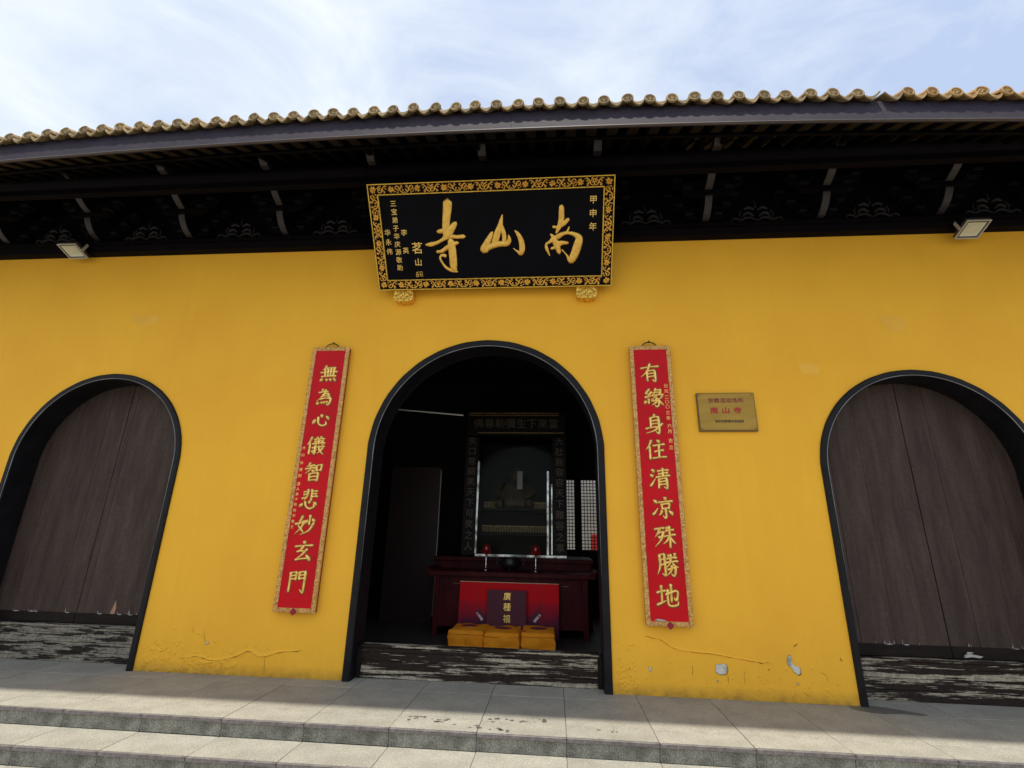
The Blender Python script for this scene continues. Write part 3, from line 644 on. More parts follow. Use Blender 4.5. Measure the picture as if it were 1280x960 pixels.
# carved openwork panels between the brackets
def flower_panel(x):
    q = MB(); zc = 4.60
    def mir(pts, wd):
        for s2 in (-1, 1): q.ridge([(s2*a, zc+b2, wd*c2) for a, b2, c2 in pts], .5, -.052)
    mir([(.0, .0, .6), (.07, .04, 1), (.15, .02, 1), (.22, -.04, .8), (.30, -.07, .3)], .030)
    mir([(.03, .06, .6), (.08, .10, 1.1), (.13, .08, 1), (.12, .03, .5)], .032)
    mir([(.14, -.04, .5), (.19, .02, 1), (.25, .03, .9), (.27, -.02, .5)], .026)
    mir([(.02, .14, .6), (.07, .17, 1.1), (.12, .15, .7)], .034)
    mir([(.15, .14, .4), (.175, .09, .9), (.165, .04, .4)], .02)
    q.ridge([(0, zc+.17, .022), (0, zc+.23, .012), (0, zc+.27, .004)], .5, -.052)
    q.ridge([(-.04, zc-.045, .012), (0, zc-.02, .022), (.04, zc-.045, .012)], .5, -.052)
    o = q.build('carved_panel', 'carving', hall, smooth_=True, recalc=False); o.location = (x, 0, 0); return o
mat('carving', (.013, .010, .013), .7, var=.4, scale=12)
fp = flower_panel(1.66+.57)
for k in range(-8, 6):
    if k == 0: continue
    x = 1.66+.57+1.19*k
    if WX0 < x < WX1: place('carved_panel', fp.data, hall, (x, 0, 0))

# ---- interior shell ---------------------------------------------------------------
BY = 4.85
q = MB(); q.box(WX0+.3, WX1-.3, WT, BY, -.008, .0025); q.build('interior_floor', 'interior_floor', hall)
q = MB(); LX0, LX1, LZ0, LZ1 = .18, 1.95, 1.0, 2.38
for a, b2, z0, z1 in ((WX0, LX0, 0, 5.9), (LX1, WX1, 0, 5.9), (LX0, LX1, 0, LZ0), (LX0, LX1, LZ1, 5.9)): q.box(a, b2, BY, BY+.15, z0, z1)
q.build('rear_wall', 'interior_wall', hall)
for x in (WX0, WX1-.2):
    q = MB(); q.prism([(.46, 0), (6.8, 0), (6.8, 4.8), (2.7, 6.85), (.46, 5.7)], x, x+.2, 'x'); q.build('gable_wall', 'yellow_plaster', hall)
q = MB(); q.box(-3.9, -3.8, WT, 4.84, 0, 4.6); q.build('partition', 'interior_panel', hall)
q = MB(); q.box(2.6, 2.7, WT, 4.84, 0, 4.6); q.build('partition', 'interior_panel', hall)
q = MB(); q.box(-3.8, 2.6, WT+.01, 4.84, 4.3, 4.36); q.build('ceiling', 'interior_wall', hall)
q = MB(); q.box(-2.60, -1.80, 3.0, 3.05, 0, 2.3, .004); q.build('side_screen', 'interior_panel', hall)
q = MB(); q.tube([(-1.79, 2.99, .1), (-1.785, 2.99, 1.2), (-1.79, 2.99, 2.25)], .008, 6); q.build('screen_edge', 'flake_pale', hall)
q = MB(); q.tube([(-1.97, 1.0, 2.75), (-1.55, 1.0, 2.712), (-1.10, 1.0, 2.672)], .009, 6); o = q.build('hanging_rod', 'flake_pale')
o['label'] = 'thin pale rod hung near the ceiling just inside the open middle doorway'; o['category'] = 'rod'
# lattice windows in the rear wall
lat = bpy.data.objects.new('lattice_window', None); C.objects.link(lat); lat.parent = hall
q = MB()
for a, b2 in ((LX0, .24), (.40, .53), (.90, .98), (1.30, 1.40), (1.88, LX1)): q.box(a, b2, BY+.02, BY+.09, LZ0, LZ1)
q.box(LX0, LX1, BY+.02, BY+.09, LZ1-.05, LZ1+.001); q.box(LX0, LX1, BY+.02, BY+.09, LZ0-.001, LZ0+.05); q.build('frame', 'shrine_wood', lat)
q = MB(); x = .24
while x < 1.88: q.box(x-.007, x+.007, BY+.04, BY+.06, LZ0+.05, LZ1-.05); x += .058
z = LZ0+.09
while z < LZ1-.06: q.box(.24, 1.88, BY+.043, BY+.057, z-.007, z+.007); z += .062
q.build('lattice_bars', 'shrine_wood', lat, kind='stuff')
# courtyard wall seen through the lattice
cw = MB(); cw.box(-4, 6, 8.6, 8.8, GZ, 3.4); o = cw.build('courtyard_wall', 'white_wall'); o['label'] = 'white courtyard wall glimpsed through the rear lattice window'; o['category'] = 'wall'
bn = MB(); bn.box(.98, 1.22, 8.55, 8.58, -.1, 1.35, .004); o = bn.build('red_banner', 'banner_red'); o['label'] = 'red banner on the courtyard wall, seen low through the rear lattice'; o['category'] = 'banner'

# ------------------------------------------------------------------ name plaque
PW, PH = 2.52, 1.085; TH = math.atan2(.65, .86)
pl = thing('name_plaque', 'large black name plaque with gold characters and carved gilt frame above the middle arch', 'plaque', (-.632, -.10, 3.82), rot=(TH, 0, 0))
q = MB(); q.box(-PW/2+.01, PW/2-.01, .012, .045, .01, PH-.01, .004); q.build('back_board', 'dark_wood_edge', pl)
BW = .112
q = MB(); q.box(-PW/2+BW-.005, PW/2-BW+.005, -.006, .011, BW-.005, PH-BW+.005); q.build('black_field', 'black_lacquer', pl)
q = MB()
for a, b2, c2, d in ((-PW/2+.004, PW/2-.004, .004, BW-.006), (-PW/2+.004, PW/2-.004, PH-BW+.006, PH-.004), (-PW/2+.004, -PW/2+BW-.006, BW-.005, PH-BW+.005), (PW/2-BW+.006, PW/2-.004, BW-.005, PH-BW+.005)): q.box(a, b2, -.012, .010, c2, d)
q.build('frame_ground', 'black_lacquer', pl)
q = MB()
def bar(x0, z0, x1, z1, t_, y0=-.034, y1=.012): q.box(min(x0, x1)-(t_ if x0 == x1 else 0), max(x0, x1)+(t_ if x0 == x1 else 0), y0, y1, min(z0, z1)-(t_ if z0 == z1 else 0), max(z0, z1)+(t_ if z0 == z1 else 0), .002)
e = .007
for ins, y0 in ((e, -.030), (BW-.004, -.036)):
    a, b2, c2, d = -PW/2+ins, PW/2-ins, ins, PH-ins
    bar(a-e*.8, c2, b2+e*.8, c2, e*.8, y0); bar(a-e*.8, d, b2+e*.8, d, e*.8, y0); bar(a, c2+e, a, d-e, e*.8, y0+.001); bar(b2, c2+e, b2, d-e, e*.8, y0+.001)
q.build('gilt_moulding', 'gold_bright', pl)
# carved vine-and-flower openwork
car = MB()
def motif(cx, cz, ang, s, kind):
    ca, sa = math.cos(ang), math.sin(ang)
    def T(pts): return [(cx+(x*ca-z*sa)*s, cz+(x*sa+z*ca)*s, wd*s*1.3) for x, z, wd in pts]
    def jit(): return rnd.uniform(-.05, .05)
    if kind == 0:     # flower of pointed petals
        for k in range(7):
            a = k*2*math.pi/7+jit()*4; l1 = .42+jit()
            car.ridge(T([(.06*math.cos(a), .06*math.sin(a), .10), (l1*.6*math.cos(a), l1*.6*math.sin(a), .20), (l1*math.cos(a+.15), l1*math.sin(a+.15), .03)]), .6, -.016, sharp=True)
        car.ridge(T([(-.07, 0, .14), (.0, 0, .18), (.07, 0, .14)]), .8, -.024)
    else:             # S scroll with leaves
        f = 1 if kind == 1 else -1
        car.ridge(T([(-.55, -.3*f, .06), (-.3, -.38*f, .12), (-.02, -.12*f, .13), (.12, .22*f, .13), (.38, .34*f, .12), (.52, .12*f, .09), (.38, -.02*f, .11), (.28, .10*f, .07)]), .6, -.014, sharp=True)
        for x0, z0, a in ((-.3, -.25, 1.7), (0, .02, 2.3), (.1, -.05, -.6), (-.35, .22, .2), (.42, -.3, .5), (-.08, .34, 2.9), (.15, -.34, -.2)):
            a = a*f+jit()*5; l1 = .30+jit()
            car.ridge(T([(x0, z0*f, .05), (x0+l1*.5*math.cos(a), z0*f+l1*.5*math.sin(a), .14), (x0+l1*math.cos(a+.5), z0*f+l1*math.sin(a+.5), .02)]), .6, -.013, sharp=True)
hw = .092
def run(x0, z0, x1, z1):
    L_ = math.hypot(x1-x0, z1-z0); n_ = max(1, round(L_/(hw*.98))); ang = math.atan2(z1-z0, x1-x0)
    for k in range(n_):
        u = (k+.5)/n_; motif(x0+(x1-x0)*u, z0+(z1-z0)*u, ang+(0 if k % 2 else math.pi), hw, [1, 0, 2][k % 3])
mid = BW/2+.002
run(-PW/2+BW, mid, PW/2-BW, mid); run(-PW/2+BW, PH-mid, PW/2-BW, PH-mid); run(-PW/2+mid, BW, -PW/2+mid, PH-BW); run(PW/2-mid, BW, PW/2-mid, PH-BW)
for sx in (-1, 1):
    for cz in (mid, PH-mid): motif(sx*(PW/2-mid), cz, 0, hw, 0)
car.build('carved_vine', 'gold', pl, smooth_=True, recalc=False)
BIG = {'si': [[(-.432,.88,.047),(-.44,.811,.045),(-.456,.721,.041),(-.467,.643,.038),(-.469,.551,.035)],[(-.365,.669,.024),(-.403,.622,.035),(-.45,.564,.041),(-.503,.512,.02)],[(-.556,.591,.019),(-.517,.595,.024),(-.467,.607,.02)],[(-.694,.461,.011),(-.642,.463,.024),(-.569,.481,.018),(-.503,.512,.019),(-.431,.537,.023),(-.361,.531,.019),(-.291,.533,.022),(-.273,.531,.012)],[(-.581,.385,.016),(-.527,.392,.019),(-.467,.428,.024),(-.38,.466,.022),(-.351,.471,.014)],[(-.427,.497,.033),(-.419,.416,.041),(-.416,.321,.041),(-.414,.225,.038),(-.393,.183,.016)],[(-.375,.172,.007),(-.436,.184,.016),(-.498,.22,.014),(-.539,.277,.011),(-.554,.318,.011),(-.538,.346,.014),(-.505,.345,.018),(-.496,.332,.014)]],
'shan': [[(.129,.735,.005),(.117,.69,.016),(.101,.626,.027),(.074,.562,.033),(.047,.484,.033),(.024,.431,.027)],[(.115,.639,.014),(.132,.573,.022),(.141,.521,.022),(.139,.455,.022)],[(.016,.566,.014),(-.014,.512,.027),(-.052,.447,.035),(-.083,.394,.035),(-.041,.386,.022)],[(-.069,.393,.027),(.01,.429,.03),(.094,.448,.03),(.163,.447,.027),(.192,.48,.022),(.188,.532,.008)],[(.253,.576,.005),(.283,.545,.019),(.316,.476,.027),(.325,.396,.03),(.31,.346,.024),(.278,.364,.011),(.233,.399,.004)]],
'nan': [[(.734,.8,.022),(.735,.747,.027),(.732,.671,.027),(.712,.601,.022),(.682,.542,.011)],[(.65,.602,.014),(.695,.598,.015),(.752,.626,.022),(.802,.672,.019)],[(.624,.53,.008),(.651,.493,.024),(.616,.455,.016),(.578,.432,.011),(.583,.383,.016),(.613,.315,.005)],[(.644,.474,.014),(.698,.505,.027),(.752,.532,.019),(.806,.538,.016),(.873,.519,.024),(.914,.479,.038),(.896,.394,.043),(.862,.302,.041),(.83,.256,.027),(.787,.318,.008),(.739,.372,.007)],[(.814,.598,.005),(.795,.554,.011),(.779,.531,.008)],[(.651,.493,.024),(.684,.426,.033),(.712,.34,.019)],[(.657,.443,.019),(.739,.441,.022),(.8,.439,.014)],[(.63,.386,.014),(.684,.403,.016),(.745,.435,.014)]]}
for k, strokes in BIG.items():
    q = MB()
    for i, s_ in enumerate(strokes): q.ridge([(x-.003, z+.01, wd*2.0) for x, z, wd in s_], .20+.010*i, -.006)
    q.build('gold_character', 'gold', pl, smooth_=True, recalc=False)
def col(text, x, z_top, z_bot, size, material='gold_pale', parent=pl, y=-.0075, bold=.0):
    n_ = len(text)
    for i, ch in enumerate(text):
        if ch == ' ': continue
        z = z_top+(z_bot-z_top)*i/max(1, n_-1)
        letters(ch, size, material, parent, (x+(z_bot and 0), y, z), depth=.002, bold=bold)
col('甲申年', 1.05, .855, .597, .082, bold=.0008)
col('三宝弟子华庆源敬助', -1.005, .885, .235, .066, bold=.0007)
col('华永伟', -1.10, .60, .405, .068, bold=.0007)
col('李 英', -.922, .595, .412, .068, bold=.0007)
col('茗', -.795, .43, .43, .125, bold=.001); col('山', -.797, .287, .287, .085, bold=.001)
# seal as a small frame of strokes
q = MB()
for s_ in ([(-.83,.185),(-.80,.19)],[(-.83,.185),(-.832,.14)],[(-.815,.185),(-.812,.145)],[(-.83,.16),(-.80,.162)],[(-.79,.19),(-.765,.19)],[(-.79,.19),(-.79,.145)],[(-.765,.19),(-.765,.16)],[(-.79,.165),(-.765,.165)],[(-.79,.145),(-.758,.145)],[(-.83,.14),(-.805,.14)]): q.ridge([(s_[0][0], s_[0][1], .006), (s_[1][0], s_[1][1], .006)], .4, -.0065)
q.build('seal', 'gold_pale', pl, recalc=False)

# gilt carved supports under the plaque
for i, (x, lab) in enumerate(((-1.622, 'gilt carved lion-faced bracket under the left end of the name plaque'), (.365, 'gilt carved lion-faced bracket under the right end of the name plaque'))):
    s_ = thing('plaque_support', lab, 'bracket', (x, 0, 3.69), group='gilt supports under the name plaque')
    q = MB(); q.prism([(-.10, .16), (-.105, .10), (-.108, .03), (-.085, .0), (-.03, -.012), (0, -.004), (.03, -.012), (.085, .0), (.108, .03), (.105, .10), (.10, .16)], -.10, -.002); q.build('body', 'support_gold', s_)
    q = MB(); q.box(-.115, .115, -.135, -.002, .155, .19, .006); q.build('ledge', 'support_gold', s_)
    q = MB(); rr = random.Random(3+i)
    for sx in (-1, 1):
        q.ridge([(sx*.015, .13, .02), (sx*.045, .145, .03), (sx*.08, .12, .02), (sx*.07, .09, .014), (sx*.05, .10, .01)], .5, -.10)
        q.ridge([(sx*.02, .03, .02), (sx*.05, .02, .026), (sx*.08, .045, .022), (sx*.075, .07, .012), (sx*.055, .06, .012)], .5, -.10)
        q.ridge([(sx*.03, .085, .024), (sx*.036, .086, .028), (sx*.045, .085, .022)], .7, -.10)
    q.ridge([(0, .12, .02), (0, .09, .032), (0, .06, .03)], .6, -.10); q.ridge([(-.035, .045, .01), (0, .032, .022), (.035, .045, .01)], .6, -.10)
    for k in range(14): a, b2 = rr.uniform(-.08, .08), rr.uniform(.02, .14); q.ridge([(a, b2, .008), (a+rr.uniform(-.02, .02), b2+rr.uniform(-.02, .02), .014), (a+rr.uniform(-.03, .03), b2+.01, .005)], .6, -.101)
    q.build('carved_face', 'support_gold', s_, smooth_=True, recalc=False)

# ------------------------------------------------------------------ couplets
# strokes on a 100 x 100 grid, y down: h/s/p/n/d/t/k give the brush pressure
CH = {
'wu': 'p 32 2 12 28;h 22 19 86 13;h 4 43 97 37;s 26 22 30 66;s 44 18 46 66;s 62 16 61 65;s 80 15 76 64;h 10 67 92 62;d 16 76 6 94;d 37 77 42 93;d 58 76 65 92;d 78 73 92 92',
'wei': 'd 30 4 40 16;h 18 26 68 20;p 56 8 46 42 10 76;h 40 38 76 33;s 76 33 71 48;h 34 50 82 45;s 82 45 77 60;h 28 63 90 57;k 90 57 87 82 77 97 66 87;d 20 78 14 94;d 35 77 40 90;d 50 75 55 88;d 64 73 70 86',
'xin': 'd 18 48 6 74;k 32 38 38 74 62 86 82 76 74 60;d 44 22 54 38;d 74 30 92 50',
'yi': 'p 26 2 2 46;s 18 32 18 94;d 50 2 57 12;p 78 0 68 12;h 40 17 94 12;h 44 28 90 24;s 66 14 66 38;h 34 40 99 34;p 54 44 40 52;h 33 62 99 54;s 50 50 50 93 42 86;t 34 82 62 70;n 68 42 76 74 98 95;p 92 64 62 92;d 82 40 90 50',
'zhi': 'p 26 2 8 24;h 18 18 52 13;h 4 34 56 27;p 36 14 28 38 4 58;d 38 38 52 52;s 62 16 65 46;h 62 17 92 11;s 92 11 88 42;h 65 43 88 39;s 28 60 30 97;h 28 60 76 55;s 76 55 74 97;h 30 77 74 73;h 30 94 74 91',
'bei': 'p 40 2 38 34 22 58;s 60 2 60 58;h 18 16 40 12;h 18 29 40 25;t 12 48 40 38;h 60 13 88 9;h 60 26 86 22;h 60 40 92 35;d 18 70 4 90;k 30 64 38 88 60 98 82 88 74 76;d 46 60 55 72;d 74 64 92 80',
'miao': 'p 34 6 18 46 14 54;n 14 54 30 68 46 86;p 44 30 34 62 2 96;t 0 46 54 30;s 74 2 72 48;d 60 22 50 42;d 86 16 97 34;p 96 40 76 76 28 99',
'xuan': 'd 44 0 56 12;h 6 28 96 20;p 48 28 20 52;h 20 52 50 48;p 70 40 16 88;h 16 90 86 82;d 68 66 90 94',
'men': 's 14 10 12 98;h 14 11 43 7;s 43 7 41 42;h 15 26 42 22;h 15 42 41 38;s 58 8 59 40;h 58 8 90 3;k 90 3 88 92 82 99 68 86;h 60 23 88 18;h 60 38 88 34',
'you': 'h 4 26 96 15;p 52 0 34 46 2 76;s 34 42 35 98;h 34 43 76 38;k 76 38 77 92 71 99 60 88;h 36 59 75 55;h 36 75 75 71',
'yuan': 'p 30 2 10 26 30 26;p 40 18 8 46;t 8 46 42 38;d 10 62 2 80;s 24 56 24 80;d 36 56 44 70;p 62 0 50 22;h 56 11 88 6;h 48 24 88 20;s 88 6 80 34;h 42 38 99 32;p 66 34 42 54;k 56 44 74 62 74 90 62 97 54 88;p 66 54 42 72;p 70 64 38 90;p 94 40 76 56;n 72 52 84 74 100 90',
'shen': 'p 54 0 40 14;s 32 16 33 70;h 32 17 74 12;k 74 12 75 90 68 98 56 88;h 34 34 73 30;h 34 51 73 47;h 8 74 74 64;p 92 46 56 80 6 99',
'zhu': 'p 30 2 2 50;s 20 34 20 98;d 56 0 68 14;h 38 30 94 22;s 66 26 65 90;h 44 60 88 53;h 32 94 100 86',
'qing': 'd 12 6 24 20;d 4 32 16 44;t 4 88 30 50;h 42 15 94 9;h 46 29 90 23;s 67 2 67 42;h 34 45 99 37;s 46 54 44 98;h 46 55 84 50;k 84 50 86 92 80 99 68 90;h 48 69 84 65;h 48 83 84 79',
'liang': 'd 8 14 24 30;t 4 84 28 52;d 58 0 68 13;h 34 26 99 19;s 46 36 49 58;h 46 37 84 31;s 84 31 80 55;h 49 56 80 53;k 65 56 66 92 60 99 50 88;p 46 66 30 88;d 80 64 96 86',
'shu': 'h 4 16 48 9;p 28 12 18 34 4 52;h 18 36 44 28;p 44 28 32 64 2 96;d 18 48 30 60;p 62 6 50 30;h 56 23 92 17;h 46 49 99 40;s 73 2 73 99;p 71 48 60 68 40 84;n 75 48 86 68 100 82',
'sheng': 'p 16 6 16 60 2 94;h 16 8 38 3;k 38 3 40 90 34 97 26 88;h 18 30 38 26;h 18 53 38 49;d 52 4 60 16;p 88 0 78 14;h 50 24 94 17;h 44 42 99 34;p 68 4 64 42 42 66;n 72 38 84 54 100 62;h 52 72 88 64;k 88 64 84 92 76 99 66 89;p 70 54 66 78 44 99',
'di': 'h 2 38 38 29;s 22 8 22 80;t 0 90 44 70;k 42 46 92 29 92 62 84 68 78 58;s 66 2 66 76;k 50 24 50 82 62 94 92 90 96 72'}
def pressure(ty, n_):
    P = {'h': (1.05, .66, 1.15), 's': (1.15, .85, .95), 'p': (1.2, .85, .22), 'n': (.35, 1.0, 1.1), 'd': (.4, 1.2, .8), 't': (1.2, .8, .22), 'k': (1.1, .9, .3)}[ty]
    out = []
    for i in range(n_):
        u = i/(n_-1)*2; out.append(P[0]+(P[1]-P[0])*u if u <= 1 else P[1]+(P[2]-P[1])*(u-1))
    if ty == 'k': out = [1.1]+[.9]*(n_-2)+[.3]
    if ty == 'n': out = out[:-1]+[.5] if n_ > 2 else out
    return out
def character(code, size, wd, parent, loc, material):
    q = MB(); ed = MB()
    for i, st in enumerate(CH[code].split(';')):
        p = st.split(); ty = p[0]; c = [float(v) for v in p[1:]]; pts = list(zip(c[::2], c[1::2]))
        if len(pts) == 2:
            a, b2 = pts; off = {'h': (0, -2.0), 's': (.6, 0), 'p': (3, 2), 'n': (-2, 3), 'd': (2, -1), 't': (0, 1), 'k': (0, 0)}[ty]
            pts = [a, ((a[0]+b2[0])/2+off[0], (a[1]+b2[1])/2+off[1]), b2]
        pr = pressure(ty, len(pts)); bw = wd*(1.25 if ty == 'd' else .95 if ty == 'h' else 1.0)
        W2 = [((x-50)/100*size+rnd.uniform(-.001, .001), (50-y)/100*size+rnd.uniform(-.001, .001), bw*f) for (x, y), f in zip(pts, pr)]
        q.ridge(W2, .42+.006*i, -.001); ed.ridge([(x+.001, z-.002, w3*1.30+.003) for x, z, w3 in W2], .03+.0005*i, .0)
    ed.build('edge_shading', 'shading_brown', parent, recalc=False, loc=loc)  # brown underlay set slightly low, painting the shading beside each stroke
    return q.build('gold_character', material, parent, smooth_=True, recalc=False, loc=loc)
def couplet(name, label, x, z0, z1, codes, zs, tilt, xs=None):
    W_ = .405; H_ = z1-z0
    s_ = thing(name, label, 'couplet board', (x, -.045, z0), group='pair of red couplet boards beside the middle arch', rot=(0, tilt, 0))
    q = MB(); q.box(-W_/2+.004, W_/2-.004, .0, .043, .004, H_-.004, .003); q.build('back_board', 'red_edge', s_)
    q = MB(); q.box(-W_/2+.04, W_/2-.04, -.008, -.001, .04, H_-.04); q.build('red_field', 'red_lacquer', s_)
    fw = .040; q = MB()
    q.box(-W_/2, -W_/2+fw, -.016, .012, 0, H_, .004); q.box(W_/2-fw, W_/2, -.016, .012, 0, H_, .004)
    q.box(-W_/2+fw-.001, W_/2-fw+.001, -.0155, .012, 0, fw, .004); q.box(-W_/2+fw-.001, W_/2-fw+.001, -.0155, .012, H_-fw, H_, .004); q.build('gilt_frame', 'couplet_gold', s_)
    q = MB(); st = .047
    def key(cx, cz, vert, f):
        a = .017
        path = [(-a, -a), (a*.9, -a), (a*.9, a*.7), (-a*.4, a*.7), (-a*.4, -a*.1), (a*.2, -a*.1)] if f else [(a, a), (-a*.9, a), (-a*.9, -a*.7), (a*.4, -a*.7), (a*.4, a*.1), (-a*.2, a*.1)]
        for p1, p2 in zip(path, path[1:]):
            A_, B_ = (p1, p2) if vert else ((p1[1], p1[0]), (p2[1], p2[0]))
            q.add([(cx+A_[0]-.002, -.0162, cz+A_[1]-.002), (cx+B_[0]+.002, -.0162, cz+B_[1]-.002), (cx+B_[0]+.002, -.0162, cz+B_[1]+.002), (cx+A_[0]-.002, -.0162, cz+A_[1]+.002), (cx+A_[0], -.021, cz+A_[1]), (cx+B_[0], -.021, cz+B_[1])], [(0, 1, 5, 4), (3, 2, 5, 4), (0, 3, 4), (1, 2, 5)])
    k = 0; z = fw/2+.004
    while z < H_-fw/2:
        key(-W_/2+fw/2, z, True, k % 2); key(W_/2-fw/2, z, True, k % 2); z += st; k += 1
    xx = -W_/2+fw+.02
    while xx < W_/2-fw: key(xx, fw/2, False, k % 2); key(xx, H_-fw/2, False, k % 2); xx += st; k += 1
    q.build('key_fret', 'gold_pale', s_, recalc=False)
    for c, zc, xo in zip(codes, zs, xs): character(c, .188, .0255, s_, (xo, -.0085, zc-z0), 'gold_pale')
    q = MB(); q.tube([(.075*math.cos(a), .012, H_-.012+.062*math.sin(a)) for a in [math.pi*i/14 for i in range(15)]], .0055, 6); q.tube([(0, .012, H_+.045), (0, .02, H_+.068), (.012, .03, H_+.062)], .005, 6); q.build('hanging_ring', 'iron', s_)
    q = MB(); q.prism([(-.028, .0), (0, -.024), (.028, .0), (.024, .022), (0, .040), (-.024, .022)], -.024, -.0165); q.build('foot_clasp', 'emblem_red', s_)
    return s_
zl = [2.866, 2.612, 2.372, 2.095, 1.83, 1.567, 1.321, 1.08, .812]
zr = [2.86, 2.595, 2.33, 2.08, 1.81, 1.543, 1.285, 1.047, .792]
cl = couplet('couplet_board', 'tall red board of nine gold characters hanging left of the middle arch', -2.385, .545, 3.168, ['wu', 'wei', 'xin', 'yi', 'zhi', 'bei', 'miao', 'xuan', 'men'], zl, R(.15), [.012, -.003, .0, -.02, .0, -.005, -.012, .008, -.01])
cr_ = couplet('couplet_board', 'tall red board of nine gold characters hanging right of the middle arch', 1.005, .545, 3.145, ['you', 'yuan', 'shen', 'zhu', 'qing', 'liang', 'shu', 'sheng', 'di'], zr, R(-.35), [-.015, .004, -.01, -.012, .004, .01, .012, .015, .0])
for i, (ch, z) in enumerate(zip('公元二〇〇三年', [2.715, 2.66, 2.60, 2.55, 2.50, 2.44, 2.385])): letters(ch, .044, 'gold_pale', cr_, (.131+.0*i, -.009, z-.545), depth=.001)
for ch, z in zip('六月吉立', [2.31, 2.255, 2.165, 2.10]): letters(ch, .044, 'gold_pale', cr_, (.134, -.009, z-.545), depth=.001)
for ch, z in zip('大山永靖刻道人', [2.07, 2.00, 1.92, 1.85, 1.79, 1.71, 1.66]): letters(ch, .038, 'gold_pale', cl, (-.138, -.009, z-.545), depth=.001)
for ch, z in zip('弟子陈培华敬立', [1.61, 1.56, 1.51, 1.455, 1.405, 1.35, 1.30]): letters(ch, .034, 'gold_pale', cl, (-.138, -.009, z-.545), depth=.001)
q = MB(); q.add([(-.13, -.0165, .05), (-.10, -.020, .062), (-.06, -.0185, .055), (-.02, -.0165, .045), (-.07, -.0165, .040)], [(0, 1, 2, 3, 4)]); q.build('torn_tape', 'flake_pale', cr_, recalc=False)

# ------------------------------------------------------------------ brass plate
bp_ = thing('brass_sign', 'small brass plate with red and black lettering right of the red board', 'sign', (1.69, 0, 2.46), rot=(0, R(-.4), 0))
q = MB(); q.box(-.274, .274, -.030, -.001, -.192, .192, .004); q.build('plate_edge', 'brass_edge', bp_)
q = MB(); q.box(-.264, .266, -.034, -.029, -.180, .186, .003); q.build('plate_face', 'brass', bp_)
letters('宗教活动场所', .054, 'ink_red', bp_, (.0, -.0345, .108), depth=.0006, bold=.0012, space=1.10)
letters('南', .066, 'ink_bright_red', bp_, (-.12, -.0345, .008), depth=.0006, bold=.0022, sx=1.2); letters('山', .066, 'ink_bright_red', bp_, (-.01, -.0345, .008), depth=.0006, bold=.0022, sx=1.2); letters('寺', .066, 'ink_bright_red', bp_, (.10, -.0345, .008), depth=.0006, bold=.0022, sx=1.2)
letters('淮安宗教事务局监制', .030, 'ink_black', bp_, (.012, -.0345, -.098), depth=.0006, bold=.0007)
for sx in (-.25, .25):
    for sz in (-.168, .17):
        q = MB(); q.lathe([(0, .004), (.006, .003), (.008, 0)], 8, Matrix.Translation((sx, -.0345, sz)) @ Matrix.Rotation(R(90), 4, 'X')); q.build('screw', 'brass_edge', bp_)

# ------------------------------------------------------------------ floodlights
def flood(x, z, lab, w_, h_, rz_):
    s_ = thing('floodlight', lab, 'floodlight', (x, -.10, z), group='floodlights fixed under the eaves', rot=(R(68), 0, rz_))
    # local XZ plane is the glass face, looking along -y before tilting
    q = MB(); q.box(-w_/2, w_/2, .005, .035, 0, h_, .004); q.box(-w_*.42, w_*.42, .035, .060, h_*.1, h_*.9, .004); q.build('case', 'lamp_case', s_)
    q = MB(); t_ = .012
    for a, b2, c2, d in ((-w_/2, w_/2, 0, t_), (-w_/2, w_/2, h_-t_, h_), (-w_/2, -w_/2+t_, t_, h_-t_), (w_/2-t_, w_/2, t_, h_-t_)): q.box(a, b2, -.010, .005, c2, d)
    q.build('rim', 'lamp_rim', s_)
    q = MB(); q.box(-w_/2+t_, w_/2-t_, .001, .004, t_, h_-t_); q.build('black_mask', 'lamp_case', s_)
    a, b2 = w_/2-.028, h_-.028; c2, d = w_/2-.060, h_-.052; z0, z1 = .028, .062
    q = MB(); q.add([(-a, -.004, z0), (a, -.004, z0), (a, -.004, b2), (-a, -.004, b2), (-c2, .0005, z1), (c2, .0005, z1), (c2, .0005, d), (-c2, .0005, d)], [(0, 1, 5, 4), (1, 2, 6, 5), (2, 3, 7, 6), (3, 0, 4, 7)]); q.build('reflector', 'lamp_reflector', s_, recalc=False)
    q = MB(); q.box(-c2, c2, -.0035, .0004, z1, d); q.build('led_panel', 'lamp_led', s_)
    for sx in (-1, 1):
        q = MB(); q.box(sx*(w_/2+.010)-.003, sx*(w_/2+.010)+.003, .0, .11, h_*.45, h_*.60, .001); q.build('bracket', 'lamp_rim', s_)
    return s_
fl1 = flood(-5.655, 4.335, 'square floodlight tilted down on the dark beam above the left arch', .235, .205, R(0))
fl2 = flood(4.23, 4.275, 'square floodlight tilted down on the dark beam above the right arch', .225, .215, R(0))

# ------------------------------------------------------------------ altar and shrine
ta = thing('altar_table', 'dark red altar table standing inside the middle doorway', 'table', (-.57, 0, 0))
q = MB(); q.box(-1.12, 1.12, 2.10, 2.75, .74, .80, .006)
for sx in (-1, 1): q.prism([(sx*1.12, .80), (sx*1.15, .845), (sx*1.10, .83), (sx*1.05, .80)], 2.10, 2.75)
q.build('tabletop', 'altar_red', ta)
q = MB(); q.box(-1.0, 1.0, 2.16, 2.19, .12, .74, .003); q.build('front_panel', 'altar_red', ta)
for sx in (-1, 1):
    q = MB(); q.box(sx*.985-.035, sx*.985+.035, 2.14, 2.21, 0, .74, .004); q.build('leg', 'altar_red', ta)
    q = MB(); q.box(sx*.985-.035, sx*.985+.035, 2.64, 2.71, 0, .74, .004); q.build('leg', 'altar_red', ta)
    q = MB(); q.box(sx*.99-.015, sx*.99+.015, 2.21, 2.64, .12, .74, .002); q.build('side_panel', 'altar_red', ta)
